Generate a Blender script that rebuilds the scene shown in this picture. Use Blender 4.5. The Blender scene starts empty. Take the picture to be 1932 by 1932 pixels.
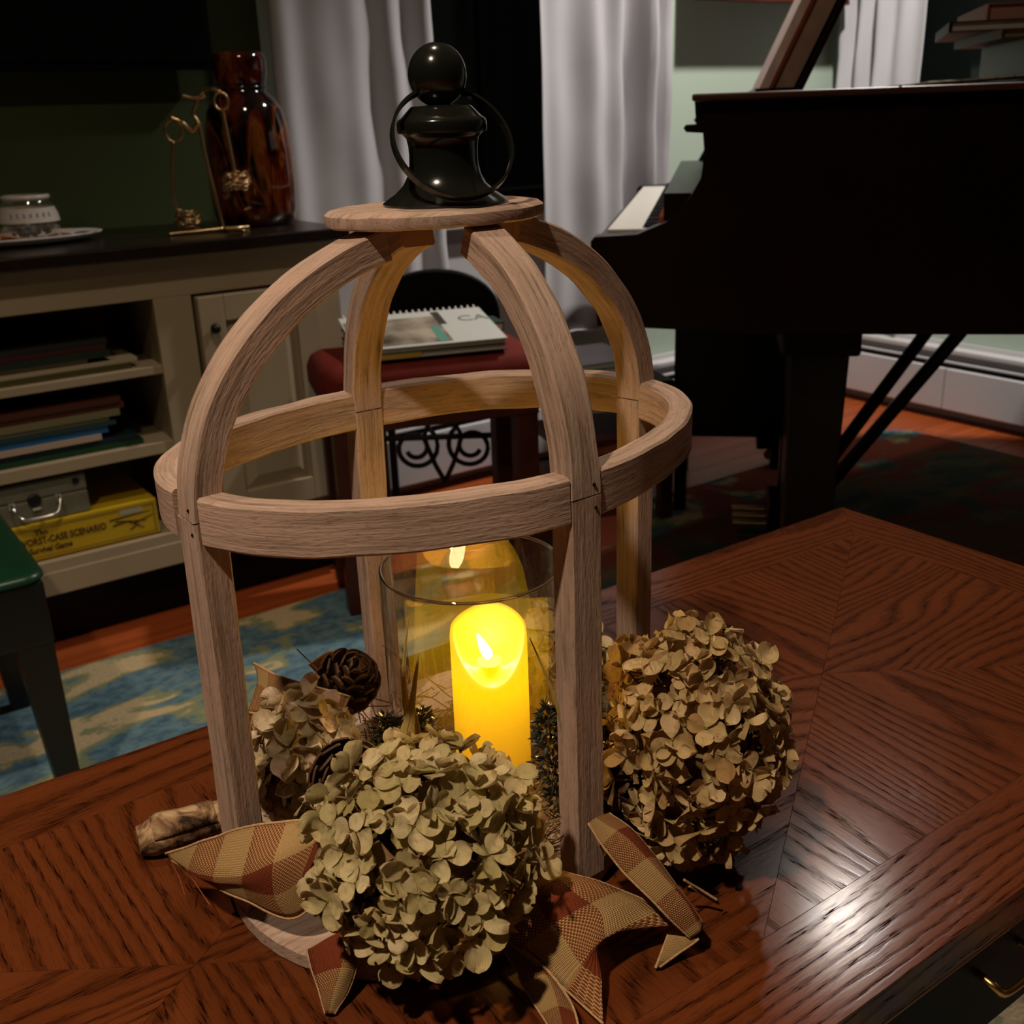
import bpy, bmesh, math, random
from mathutils import Vector, Matrix, noise
C = bpy.context.scene.collection
SC = bpy.context.scene
PI = math.pi
rnd = random.Random(7)

# ---------------------------------------------------------------- camera
cam_d = bpy.data.cameras.new('camera'); cam = bpy.data.objects.new('camera', cam_d); C.objects.link(cam)
RT = Vector((0.8171, -0.5756, -0.0324)); DN = Vector((-0.2264, -0.2689, -0.9362)); FW = Vector((0.5302, 0.7722, -0.3500))
FW = FW.normalized(); RT = (RT - FW*RT.dot(FW)).normalized(); UP = RT.cross(FW)
m = Matrix((RT, UP, -FW)).transposed().to_4x4(); m.translation = Vector((0, 0, 0.94))
cam.matrix_world = m
cam_d.sensor_width = 36; cam_d.lens = 36*2004.0/1932.0
cam_d.clip_start = 0.02; cam_d.clip_end = 60
cam_d.dof.use_dof = True; cam_d.dof.focus_distance = 0.61; cam_d.dof.aperture_fstop = 17
SC.camera = cam
HF = Vector((FW.x, FW.y, 0)).normalized(); HR = Vector((HF.y, -HF.x, 0))

# ---------------------------------------------------------------- world, lamps, exposure
w = bpy.data.worlds.new('world'); SC.world = w; w.use_nodes = True
w.node_tree.nodes['Background'].inputs[0].default_value = (0.9, 0.8, 0.7, 1)
w.node_tree.nodes['Background'].inputs[1].default_value = 0.004
SC.view_settings.view_transform = 'Standard'; SC.view_settings.look = 'None'
SC.view_settings.exposure = 0.0; SC.view_settings.gamma = 1.0
SC.view_settings.use_curve_mapping = False
SC.cycles.use_denoising = True
SC.cycles.max_bounces = 10; SC.cycles.transparent_max_bounces = 24
SC.cycles.sample_clamp_indirect = 4.0
def lamp(name, loc, power, col, size, cone, blend):
    d = bpy.data.lights.new(name, 'SPOT'); d.energy = power; d.color = col; d.shadow_soft_size = size
    d.spot_size = math.radians(cone); d.spot_blend = blend
    o = bpy.data.objects.new(name, d); C.objects.link(o); o.location = loc
    return o
# recessed ceiling cans: narrow-ish cones straight down
LAMPS = [('ceiling_lamp', (-0.62, 0.06, 2.43), 150, (1.0, 0.80, 0.58), 0.045, 112, 0.9),
         ('ceiling_lamp', (0.45, 0.92, 2.43), 34, (1.0, 0.82, 0.62), 0.045, 120, 0.9),
         ('ceiling_lamp', (2.29, 1.61, 2.43), 160, (1.0, 0.94, 0.88), 0.05, 114, 0.75)]
for l in LAMPS: lamp(*l)

# ---------------------------------------------------------------- helpers
class MB:
    def __init__(s): s.v = []; s.f = []; s.uv = []
    def add(s, vs, fs, uvs=None):
        o = len(s.v); s.v += [tuple(p) for p in vs]
        for i, f in enumerate(fs):
            s.f.append([o+k for k in f]); s.uv.append(uvs[i] if uvs else None)
        return s
    def box(s, x0, x1, y0, y1, z0, z1):
        vs = [(x0,y0,z0),(x1,y0,z0),(x1,y1,z0),(x0,y1,z0),(x0,y0,z1),(x1,y0,z1),(x1,y1,z1),(x0,y1,z1)]
        return s.hexa(vs)
    def hexa(s, vs):
        return s.add(vs, [(3,2,1,0),(4,5,6,7),(0,1,5,4),(1,2,6,5),(2,3,7,6),(3,0,4,7)])
    def obox(s, o, u, v, w_, u0, u1, v0, v1, w0, w1):
        o, u, v, w_ = map(Vector, (o, u, v, w_))
        P = lambda a, b, c: o+u*a+v*b+w_*c
        vs = [P(u0,v0,w0),P(u1,v0,w0),P(u1,v1,w0),P(u0,v1,w0),P(u0,v0,w1),P(u1,v0,w1),P(u1,v1,w1),P(u0,v1,w1)]
        return s.hexa(vs)
    def prism(s, base, ext):
        ext = Vector(ext); n = len(base); base = [Vector(b) for b in base]
        vs = base+[b+ext for b in base]
        return s.add(vs, [tuple(range(n-1,-1,-1)), tuple(range(n,2*n))]+[(i,(i+1)%n,n+(i+1)%n,n+i) for i in range(n)])
    def tube(s, pts, r, n=8, cap=True):
        pts = [Vector(p) for p in pts]; k = len(pts)
        rs = r if isinstance(r, (list, tuple)) else [r]*k
        vs = []; fs = []; up = Vector((0.13, 0.21, 0.97)).normalized()
        for i, p in enumerate(pts):
            t = (pts[min(i+1,k-1)]-pts[max(i-1,0)])
            t = t.normalized() if t.length > 1e-9 else Vector((0,0,1))
            a = t.cross(up)
            if a.length < 0.05: a = t.cross(Vector((1,0,0)))
            a.normalize(); b = a.cross(t).normalized()
            for j in range(n):
                an = 2*PI*j/n; vs.append(p+(a*math.cos(an)+b*math.sin(an))*rs[i])
        for i in range(k-1):
            for j in range(n): fs.append((i*n+j, i*n+(j+1)%n, (i+1)*n+(j+1)%n, (i+1)*n+j))
        if cap: fs += [tuple(range(n-1,-1,-1)), tuple((k-1)*n+j for j in range(n))]
        return s.add(vs, fs)
    def lathe(s, prof, c=(0,0,0), n=32, cap=True):
        c = Vector(c); vs = []; fs = []
        for r, z in prof:
            for j in range(n): vs.append(c+Vector((r*math.cos(2*PI*j/n), r*math.sin(2*PI*j/n), z)))
        k = len(prof)
        for i in range(k-1):
            for j in range(n): fs.append((i*n+j, i*n+(j+1)%n, (i+1)*n+(j+1)%n, (i+1)*n+j))
        if cap: fs += [tuple(range(n-1,-1,-1)), tuple((k-1)*n+j for j in range(n))]
        return s.add(vs, fs)
    def grid(s, rows, closed=False, uvf=None):
        n = len(rows[0]); vs = [p for r in rows for p in r]; fs = []; uvs = []
        for i in range(len(rows)-1):
            for j in range(n if closed else n-1):
                j2 = (j+1) % n
                fs.append((i*n+j, i*n+j2, (i+1)*n+j2, (i+1)*n+j))
                uvs.append([uvf(i,j), uvf(i,j+1), uvf(i+1,j+1), uvf(i+1,j)] if uvf else None)
        return s.add(vs, fs, uvs)
    def sphere(s, c, r, n=12, m_=8):
        r = r if isinstance(r, (list, tuple)) else (r, r, r); c = Vector(c); vs = []; fs = []
        for i in range(m_+1):
            ph = PI*i/m_
            for j in range(n):
                a = 2*PI*j/n; vs.append(c+Vector((r[0]*math.sin(ph)*math.cos(a), r[1]*math.sin(ph)*math.sin(a), -r[2]*math.cos(ph))))
        for i in range(m_):
            for j in range(n): fs.append((i*n+j, i*n+(j+1)%n, (i+1)*n+(j+1)%n, (i+1)*n+j))
        return s.add(vs, fs)
    def mesh(s, name, smooth=False, bevel=0, seg=2, weld=False):
        me = bpy.data.meshes.new(name); me.from_pydata(s.v, [], s.f); me.update()
        if any(u for u in s.uv):
            l = me.uv_layers.new(name='UVMap'); k = 0
            for i, f in enumerate(s.f):
                for q in range(len(f)):
                    if s.uv[i]: l.data[k].uv = s.uv[i][q]
                    k += 1
        if bevel or weld or True:
            bm = bmesh.new(); bm.from_mesh(me)
            if weld: bmesh.ops.remove_doubles(bm, verts=bm.verts, dist=1e-6)
            if bevel:
                es = [e for e in bm.edges if len(e.link_faces) == 2 and e.calc_face_angle(0) > 0.5]
                bmesh.ops.bevel(bm, geom=es, offset=bevel, segments=seg, profile=0.5, affect='EDGES', clamp_overlap=True)
            bm.to_mesh(me); bm.free()
        if smooth:
            for p in me.polygons: p.use_smooth = True
            if smooth == 'auto':
                try: me.set_sharp_from_angle(angle=0.7)
                except Exception: pass
        return me
def put(o, parent=None):
    C.objects.link(o)
    if parent is not None:
        o.parent = parent
        o.matrix_parent_inverse = ABS[parent.name].inverted()
    ABS[o.name] = o.matrix_basis.copy() if parent is None else o.matrix_basis.copy()
    return o
ABS = {}
def obj(name, mb, mat, parent=None, **k):
    me = mb if isinstance(mb, bpy.types.Mesh) else mb.mesh(name, **k)
    if mat is not None and not me.materials: me.materials.append(mat)
    o = bpy.data.objects.new(name, me)
    return put(o, parent)
def tag(o, label, cat, group=None, kind=None):
    if label: o['label'] = label
    if cat: o['category'] = cat
    if group: o['group'] = group
    if kind: o['kind'] = kind
    return o
def thing(name, label, cat, loc=(0,0,0), group=None):
    o = bpy.data.objects.new(name, None); o.empty_display_size = 0.05
    o.matrix_basis = Matrix.Translation(Vector(loc))
    put(o); return tag(o, label, cat, group)
def struct(name, mb, mat, parent=None, **k):
    o = obj(name, mb, mat, parent, **k)
    if parent is None: o['kind'] = 'structure'
    return o
def catmull(P, t):
    n = len(P)-1; x = min(max(t, 0), 1)*n; i = min(int(x), n-1); f = x-i
    p1, p2 = Vector(P[i]), Vector(P[i+1]); p0 = Vector(P[i-1]) if i > 0 else p1*2-p2
    p3 = Vector(P[i+2]) if i+2 <= n else p2*2-p1
    return 0.5*((2*p1)+(p2-p0)*f+(2*p0-5*p1+4*p2-p3)*f*f+(3*p1-p0-3*p2+p3)*f**3)

# ---------------------------------------------------------------- materials
def mat_new(name):
    mt = bpy.data.materials.new(name); mt.use_nodes = True
    nt = mt.node_tree; nt.nodes.clear()
    out = nt.nodes.new('ShaderNodeOutputMaterial')
    return mt, nt, out
class NT:
    def __init__(s, nt): s.nt = nt
    def n(s, t, **k):
        nd = s.nt.nodes.new('ShaderNode'+t)
        for a, b in k.items(): setattr(nd, a, b)
        return nd
    def l(s, a, b): s.nt.links.new(a, b)
    def val(s, sock, x):
        if isinstance(x, bpy.types.NodeSocket): s.l(x, sock)
        else: sock.default_value = x
    def math(s, op, a, b=0.0, c=None):
        nd = s.n('Math', operation=op); s.val(nd.inputs[0], a); s.val(nd.inputs[1], b)
        if c is not None: s.val(nd.inputs[2], c)
        return nd.outputs[0]
    def mix(s, fac, a, b):
        nd = s.n('Mix', data_type='RGBA'); s.val(nd.inputs[0], fac)
        for i, x in ((6, a), (7, b)):
            if isinstance(x, (tuple, list)): nd.inputs[i].default_value = (*x[:3], 1)
            else: s.l(x, nd.inputs[i])
        return nd.outputs[2]
    def ramp(s, fac, stops, interp='LINEAR'):
        nd = s.n('ValToRGB'); nd.color_ramp.interpolation = interp
        el = nd.color_ramp.elements
        while len(el) < len(stops): el.new(0.5)
        for e, (p, c) in zip(el, stops): e.position = p; e.color = (*c[:3], 1)
        s.val(nd.inputs[0], fac); return nd.outputs[0]
    def noise(s, vec, scale, detail=3, rough=0.5, dist=0.0):
        nd = s.n('TexNoise'); nd.inputs['Scale'].default_value = scale; nd.inputs['Detail'].default_value = detail
        nd.inputs['Roughness'].default_value = rough; nd.inputs['Distortion'].default_value = dist
        if vec is not None: s.l(vec, nd.inputs['Vector'])
        return nd.outputs[0]
    def mapping(s, vec, scale=(1,1,1), loc=(0,0,0), rot=(0,0,0)):
        nd = s.n('Mapping'); nd.inputs['Scale'].default_value = scale; nd.inputs['Rotation'].default_value = rot
        if isinstance(loc, bpy.types.NodeSocket): s.l(loc, nd.inputs['Location'])
        else: nd.inputs['Location'].default_value = loc
        s.l(vec, nd.inputs['Vector']); return nd.outputs[0]
    def uv(s): return s.n('TexCoord').outputs['UV']
    def ob(s): return s.n('TexCoord').outputs['Object']
    def pos(s): return s.n('NewGeometry').outputs['Position']
    def bump(s, h, strength=0.3, dist=0.001):
        nd = s.n('Bump'); nd.inputs['Strength'].default_value = strength; nd.inputs['Distance'].default_value = dist
        s.l(h, nd.inputs['Height']); return nd.outputs[0]
def principled(name, col, rough=0.5, metal=0, spec=0.5, build=None, coat=0):
    mt, nt, out = mat_new(name); h = NT(nt); b = h.n('BsdfPrincipled')
    h.l(b.outputs[0], out.inputs[0])
    if isinstance(col, tuple): b.inputs['Base Color'].default_value = (*col[:3], 1)
    b.inputs['Roughness'].default_value = rough; b.inputs['Metallic'].default_value = metal
    b.inputs['Specular IOR Level'].default_value = spec; b.inputs['Coat Weight'].default_value = coat
    if build: build(h, b)
    return mt
def mottled(name, a, b_, scale=20, rough=0.6, spec=0.3, bump=0.0, bscale=200, metal=0):
    def bl(h, b):
        n = h.noise(h.pos(), scale, 4); h.l(h.ramp(n, [(0.3, a), (0.7, b_)]), b.inputs['Base Color'])
        if bump: h.l(h.bump(h.noise(h.pos(), bscale, 3), bump), b.inputs['Normal'])
    return principled(name, None, rough, metal, spec, bl)
def weathered(name, lo, hi, dark, k=1.0):
    def bl(h, b):
        info = h.n('ObjectInfo').outputs['Random']
        off = h.n('CombineXYZ'); h.l(h.math('MULTIPLY', info, 37.0), off.inputs[0]); h.l(h.math('MULTIPLY', info, 91.0), off.inputs[1])
        v = h.mapping(h.uv(), (14*k, 330*k, 1), off.outputs[0]); g = h.noise(v, 1.0, 5, 0.62, 0.6)
        v2 = h.mapping(h.uv(), (14*k, 60*k, 1), off.outputs[0]); g2 = h.noise(v2, 1.0, 4, 0.6, 1.2)
        v3 = h.mapping(h.uv(), (160, 700, 1), off.outputs[0]); g3 = h.noise(v3, 1.0, 2)
        c = h.ramp(g, [(0.28, dark), (0.42, lo), (0.62, hi)])
        c = h.mix(h.ramp(g2, [(0.35, (0,0,0)), (0.7, (1,1,1))]), c, (hi[0]*1.05, hi[1]*0.93, hi[2]*0.9))
        c = h.mix(h.math('MULTIPLY', h.math('LESS_THAN', g3, 0.36), 0.35), c, dark)
        h.l(c, b.inputs['Base Color'])
        hh = h.math('ADD', h.math('MULTIPLY', g, 1.0), h.math('MULTIPLY', g3, 0.5))
        h.l(h.bump(hh, 0.55, 0.0012), b.inputs['Normal'])
    return principled(name, None, 0.85, 0, 0.2, bl)
def petal_mat(name, cols, warm=0.0):
    mt, nt, out = mat_new(name); h = NT(nt)
    uv = h.uv(); sep = h.n('SeparateXYZ'); h.l(uv, sep.inputs[0])
    info = h.n('ObjectInfo').outputs['Random']
    base = h.ramp(info, [(i/(len(cols)-1), c) for i, c in enumerate(cols)])
    # fan of veins from the petal foot
    ang = h.math('DIVIDE', h.math('SUBTRACT', sep.outputs[1], 0.5), h.math('ADD', h.math('MULTIPLY', sep.outputs[0], 0.8), 0.25))
    ve = h.math('ABSOLUTE', h.math('SINE', h.math('ADD', h.math('MULTIPLY', ang, 26.0), h.math('MULTIPLY', h.noise(h.mapping(uv, (5,5,1)), 1.0, 2), 2.5))))
    vein = h.math('POWER', h.math('SUBTRACT', 1.0, ve), 4.0)
    blot = h.noise(h.ob(), 260.0, 3)
    c = h.mix(h.math('MULTIPLY', vein, 0.38), base, (0.20, 0.12, 0.035))
    edge = h.math('MULTIPLY', h.math('GREATER_THAN', sep.outputs[0], 0.86), 0.25)
    c = h.mix(h.math('MULTIPLY', h.ramp(blot, [(0.55, (0,0,0)), (0.75, (1,1,1))]), 0.45), c, (0.26, 0.13, 0.05))
    c = h.mix(edge, c, (0.33, 0.2, 0.09))
    c = h.mix(h.math('MULTIPLY', h.math('LESS_THAN', sep.outputs[0], 0.2), 0.35), c, (0.25, 0.22, 0.07))
    d = h.n('BsdfDiffuse'); t = h.n('BsdfTranslucent'); g = h.n('MixShader'); g.inputs[0].default_value = 0.28
    h.l(c, d.inputs[0]); h.l(c, t.inputs[0])
    bp = h.bump(h.math('SUBTRACT', 1.0, vein), 0.35, 0.0004); h.l(bp, d.inputs['Normal'])
    h.l(d.outputs[0], g.inputs[1]); h.l(t.outputs[0], g.inputs[2]); h.l(g.outputs[0], out.inputs[0])
    return mt
M = {}
M['lantern_wood'] = weathered('weathered_wood', (0.27, 0.185, 0.135), (0.45, 0.335, 0.27), (0.13, 0.08, 0.055))
def oak(name, base, light, dark, rough=0.17):
    def bl(h, b):
        uv = h.uv()
        info = h.n('ObjectInfo').outputs['Random']
        off = h.n('CombineXYZ'); h.l(h.math('MULTIPLY', info, 13.0), off.inputs[0]); h.l(h.math('MULTIPLY', info, 7.0), off.inputs[1])
        # growth rings: elongated distorted field, cut into lines
        fld = h.noise(h.mapping(uv, (1.6, 7.5, 1), off.outputs[0]), 1.0, 2, 0.4, 0.2)
        sep = h.n('SeparateXYZ'); h.l(uv, sep.inputs[0])
        lin = h.math('ADD', h.math('MULTIPLY', fld, 19.0), h.math('MULTIPLY', sep.outputs[1], 70.0))
        rag = h.noise(h.mapping(uv, (60, 420, 1), off.outputs[0]), 1.0, 2)
        lin = h.math('ADD', lin, h.math('MULTIPLY', h.math('SUBTRACT', rag, 0.5), 0.55))
        ring = h.math('FRACT', lin)
        line = h.ramp(ring, [(0.0, (1,1,1)), (0.12, (0.85,)*3), (0.38, (0.1,)*3), (0.8, (0,0,0)), (1.0, (0.6,)*3)])
        pores = h.noise(h.mapping(uv, (55, 900, 1), off.outputs[0]), 1.0, 2, 0.6)
        pm = h.math('MULTIPLY', h.math('LESS_THAN', pores, 0.43), 0.75)
        tone = h.noise(h.mapping(uv, (4, 30, 1), off.outputs[0]), 1.0, 3)
        c = h.mix(tone, base, light)
        dk = h.math('MULTIPLY', line, h.math('ADD', 0.55, h.math('MULTIPLY', pm, 0.6)))
        dk = h.math('MINIMUM', h.math('ADD', dk, h.math('MULTIPLY', pm, 0.25)), 0.96)
        c = h.mix(dk, c, dark); h.l(c, b.inputs['Base Color'])
        h.l(h.math('MULTIPLY', h.math('SUBTRACT', 1.0, dk), 0.23), b.inputs['Specular IOR Level'])
        h.l(h.math('ADD', h.math('MULTIPLY', h.math('GREATER_THAN', dk, 0.7), 0.3), 0.16), b.inputs['Roughness'])
        h.l(h.bump(h.math('SUBTRACT', 1.0, dk), 0.08, 0.0005), b.inputs['Normal'])
    return principled(name, None, rough, 0, 0.25, bl)
M['oak'] = oak('red_oak', (0.080, 0.0195, 0.0055), (0.145, 0.037, 0.0105), (0.010, 0.0025, 0.0012))
M['dark_oak'] = mottled('dark_stained_oak', (0.004, 0.0016, 0.0008), (0.007, 0.0028, 0.0014), 25, 0.45, 0.08)
M['bead'] = principled('polished_edge_bead', (0.12, 0.045, 0.015), 0.12, 0, 1.0)
M['black_metal'] = principled('black_enamel', (0.008, 0.009, 0.007), 0.17, 0, 0.5)
M['black'] = principled('black_satin', (0.003, 0.003, 0.003), 0.4, 0, 0.2)
M['petal_cream'] = petal_mat('petal_cream', [(0.60, 0.48, 0.25), (0.48, 0.40, 0.19), (0.68, 0.55, 0.33), (0.40, 0.33, 0.13), (0.63, 0.52, 0.28)])
M['petal_tan'] = petal_mat('petal_tan', [(0.60, 0.41, 0.2), (0.47, 0.34, 0.15), (0.68, 0.50, 0.28), (0.42, 0.25, 0.10), (0.62, 0.46, 0.23)])
M['petal_blush'] = petal_mat('petal_blush', [(0.72, 0.58, 0.42), (0.56, 0.46, 0.25), (0.78, 0.60, 0.46), (0.46, 0.34, 0.15), (0.70, 0.58, 0.42)])
M['stalk'] = mottled('dry_stalk', (0.10, 0.05, 0.015), (0.20, 0.11, 0.035), 90, 0.8)
M['shaded_petal'] = mottled('shaded_dry_petal', (0.10, 0.055, 0.018), (0.22, 0.13, 0.045), 70, 0.8)  # dark brown inner petals: shade between the florets put into the colour
def check_mat():
    mt, nt, out = mat_new('checked_ribbon'); h = NT(nt); b = h.n('BsdfPrincipled')
    uv = h.uv(); sep = h.n('SeparateXYZ'); h.l(uv, sep.inputs[0])
    u, v = sep.outputs[0], sep.outputs[1]           # u metres along, v metres across
    info = h.n('ObjectInfo').outputs['Random']
    P = 0.0215
    wr = h.math('GREATER_THAN', h.math('MODULO', h.math('DIVIDE', v, P), 2.0), 1.0)
    wf = h.math('GREATER_THAN', h.math('MODULO', h.math('ADD', h.math('DIVIDE', u, P), h.math('MULTIPLY', info, 2.0)), 2.0), 1.0)
    cr = (0.54, 0.345, 0.145); rd = (0.20, 0.022, 0.008)
    A = h.mix(wr, cr, rd); B = h.mix(wf, cr, rd)
    p = 0.0011
    ck = h.n('TexChecker'); ck.inputs['Scale'].default_value = 1.0
    h.l(h.mapping(uv, (1/p, 1/p, 1)), ck.inputs['Vector'])
    c = h.mix(ck.outputs[1], A, B)
    nz = h.noise(h.mapping(uv, (900, 900, 1)), 1.0, 2)
    c = h.mix(h.math('MULTIPLY', nz, 0.5), c, (0.2, 0.1, 0.035)); h.l(c, b.inputs['Base Color'])
    su = h.math('ABSOLUTE', h.math('SINE', h.math('MULTIPLY', u, PI/p))); sv = h.math('ABSOLUTE', h.math('SINE', h.math('MULTIPLY', v, PI/p)))
    h.l(h.bump(h.math('MULTIPLY', su, sv), 0.9, 0.0006), b.inputs['Normal'])
    b.inputs['Roughness'].default_value = 0.75; b.inputs['Specular IOR Level'].default_value = 0.15
    h.l(b.outputs[0], out.inputs[0]); return mt
M['check'] = check_mat()
M['selvage'] = mottled('ribbon_selvage', (0.35, 0.2, 0.1), (0.5, 0.32, 0.16), 400, 0.8, 0.15, 0.6, 900)
M['red_thread'] = principled('red_thread', (0.4, 0.08, 0.03), 0.8)
def glass_mat(name, f0=0.07, tint=(1, 0.99, 0.96)):
    mt, nt, out = mat_new(name); h = NT(nt)
    tr = h.n('BsdfTransparent'); tr.inputs[0].default_value = (*tint, 1)
    gl = h.n('BsdfGlossy'); gl.inputs['Roughness'].default_value = 0.0; gl.inputs[0].default_value = (1,1,1,1)
    lw = h.n('LayerWeight'); lw.inputs[0].default_value = 0.5
    f = h.math('ADD', f0, h.math('MULTIPLY', h.math('POWER', lw.outputs['Facing'], 5.0), 1.0-f0))
    mx = h.n('MixShader'); h.l(f, mx.inputs[0]); h.l(tr.outputs[0], mx.inputs[1]); h.l(gl.outputs[0], mx.inputs[2])
    h.l(mx.outputs[0], out.inputs[0]); return mt
M['glass'] = glass_mat('clear_hurricane_glass', 0.10)
M['jar_glass'] = glass_mat('jar_glass', 0.06)
def wax_mat(zc, z0):
    mt, nt, out = mat_new('glowing_wax'); h = NT(nt); b = h.n('BsdfPrincipled')
    b.inputs['Base Color'].default_value = (0.30, 0.18, 0.02, 1); b.inputs['Roughness'].default_value = 0.5
    sep = h.n('SeparateXYZ'); h.l(h.pos(), sep.inputs[0])
    t = h.math('DIVIDE', h.math('SUBTRACT', sep.outputs[2], z0), zc-z0)
    st = h.ramp(h.math('MULTIPLY', t, 0.7), [(0.0, (0.30,)*3), (0.28, (0.62,)*3), (0.55, (1,1,1)), (0.70, (1,1,1)), (1.0, (0.62,)*3)])
    col = h.ramp(h.math('MULTIPLY', t, 0.7), [(0.0, (1.0, 0.40, 0.008)), (0.35, (1.0, 0.47, 0.006)), (0.56, (1.0, 0.56, 0.001)), (0.7, (1.0, 0.56, 0.006)), (1.0, (1.0, 0.50, 0.012))])
    h.l(col, b.inputs['Emission Color']); h.l(h.math('MULTIPLY', st, 1.45), b.inputs['Emission Strength'])
    h.l(b.outputs[0], out.inputs[0]); return mt
def emit(name, col, s):
    mt, nt, out = mat_new(name); h = NT(nt); e = h.n('Emission'); e.inputs[0].default_value = (*col, 1); e.inputs[1].default_value = s
    h.l(e.outputs[0], out.inputs[0]); return mt
M['cone'] = mottled('pinecone_scale', (0.035, 0.014, 0.006), (0.085, 0.035, 0.013), 60, 0.6)
M['sprig'] = mottled('dark_dried_sprig', (0.012, 0.014, 0.010), (0.04, 0.042, 0.03), 300, 0.3, 0.6)
M['moss'] = mottled('dried_moss', (0.09, 0.055, 0.02), (0.2, 0.13, 0.05), 60, 0.9)
M['blade'] = petal_mat('dried_blade', [(0.42, 0.28, 0.08), (0.55, 0.38, 0.12)])
def bark_b(h, b):
    n = h.noise(h.pos(), 55, 5, 0.6, 0.8); h.l(h.ramp(n, [(0.38, (0.025, 0.011, 0.006)), (0.5, (0.22, 0.12, 0.06)), (0.62, (0.45, 0.3, 0.16))]), b.inputs['Base Color'])
    h.l(h.bump(n, 0.8, 0.003), b.inputs['Normal'])
M['bark'] = principled('peeled_bark', None, 0.8, 0, 0.2, bark_b)
# room
M['sage'] = mottled('sage_wall_paint', (0.50, 0.60, 0.49), (0.52, 0.62, 0.51), 3, 0.6, 0.2)
M['darkgreen'] = mottled('dark_green_wall_paint', (0.055, 0.078, 0.026), (0.062, 0.086, 0.03), 3, 0.6, 0.25)
M['ceiling'] = principled('ceiling_paint', (0.5, 0.48, 0.45), 0.8)
M['white'] = mottled('white_paint', (0.62, 0.6, 0.6), (0.66, 0.64, 0.64), 5, 0.4, 0.4)
M['cream'] = mottled('cream_cabinet_paint', (0.40, 0.31, 0.20), (0.43, 0.335, 0.22), 8, 0.45, 0.35)
M['worktop'] = mottled('dark_countertop', (0.010, 0.006, 0.004), (0.018, 0.010, 0.006), 40, 0.28, 0.5)
def plank_b(h, b):
    info = h.n('ObjectInfo').outputs['Random']
    off = h.n('CombineXYZ'); h.l(h.math('MULTIPLY', info, 31.0), off.inputs[0])
    g = h.noise(h.mapping(h.pos(), (1.5, 45, 1), off.outputs[0]), 1.0, 4, 0.55)
    c = h.ramp(g, [(0.3, (0.30, 0.055, 0.012)), (0.7, (0.50, 0.11, 0.025))])
    c = h.mix(h.math('MULTIPLY', info, 0.35), c, (0.25, 0.05, 0.012)); h.l(c, b.inputs['Base Color'])
M['plank'] = principled('red_oak_floor', None, 0.38, 0, 0.4, plank_b)
M['subfloor'] = principled('subfloor', (0.03, 0.012, 0.006), 0.9)
def rug_b(h, b):
    p = h.pos(); sep = h.n('SeparateXYZ'); h.l(p, sep.inputs[0])
    v = h.mapping(p, (5.0, 8.5, 1), (6.1, 4.3, 0), (0, 0, 0.12))
    n = h.noise(v, 1.0, 3, 0.5, 0.9); n2 = h.noise(h.mapping(p, (6.0, 12, 1), (9, 2, 0)), 1.0, 4, 0.5, 0.6)
    fine = h.noise(h.mapping(p, (120, 160, 1)), 1.0, 3)
    nn = h.math('ADD', n, h.math('MULTIPLY', h.math('SUBTRACT', fine, 0.5), 0.09))
    mid = h.noise(h.mapping(p, (34, 50, 1)), 1.0, 3, 0.6)
    blue = h.mix(h.math('ADD', h.math('MULTIPLY', n2, 0.35), h.math('MULTIPLY', h.ramp(mid, [(0.35, (0,0,0)), (0.65, (1,1,1))]), 0.65)), (0.045, 0.10, 0.16), (0.19, 0.31, 0.34))
    c = h.mix(h.ramp(nn, [(0.495, (0,0,0)), (0.52, (1,1,1))]), blue, (0.27, 0.29, 0.15))
    c = h.mix(h.ramp(nn, [(0.55, (0,0,0)), (0.575, (1,1,1))]), c, (0.62, 0.47, 0.26))
    m2 = h.math('ADD', h.noise(h.mapping(p, (4.5, 5, 1), (5, 7, 0)), 1.0, 3, 0.5, 0.5), h.math('MULTIPLY', h.math('SUBTRACT', fine, 0.5), 0.06))
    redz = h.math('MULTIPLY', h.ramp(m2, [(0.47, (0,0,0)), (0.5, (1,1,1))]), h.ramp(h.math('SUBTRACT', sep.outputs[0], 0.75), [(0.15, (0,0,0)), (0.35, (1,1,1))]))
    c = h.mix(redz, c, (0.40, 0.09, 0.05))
    piano_shade = h.math('MULTIPLY', h.ramp(h.math('SUBTRACT', sep.outputs[0], 0.75), [(0.30, (0,0,0)), (0.42, (1,1,1))]), h.ramp(h.math('SUBTRACT', sep.outputs[1], 0.95), [(0.74, (1,1,1)), (0.78, (0,0,0))]))  # shade under and before the piano, painted into the rug by position
    shade_c = h.mix(h.ramp(n2, [(0.48, (0,0,0)), (0.52, (1,1,1))]), h.mix(redz, (0.035, 0.045, 0.02), (0.13, 0.028, 0.012)), (0.09, 0.055, 0.022))  # darkened rug colours for the painted piano shade
    c = h.mix(h.math('MULTIPLY', piano_shade, 0.92), c, shade_c)
    c = h.mix(h.math('MULTIPLY', fine, 0.35), c, (0.03, 0.045, 0.05))
    h.l(c, b.inputs['Base Color']); h.l(h.bump(fine, 0.7, 0.004), b.inputs['Normal'])
M['rug'] = principled('patterned_wool_rug', None, 0.95, 0, 0.05, rug_b)
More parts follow.
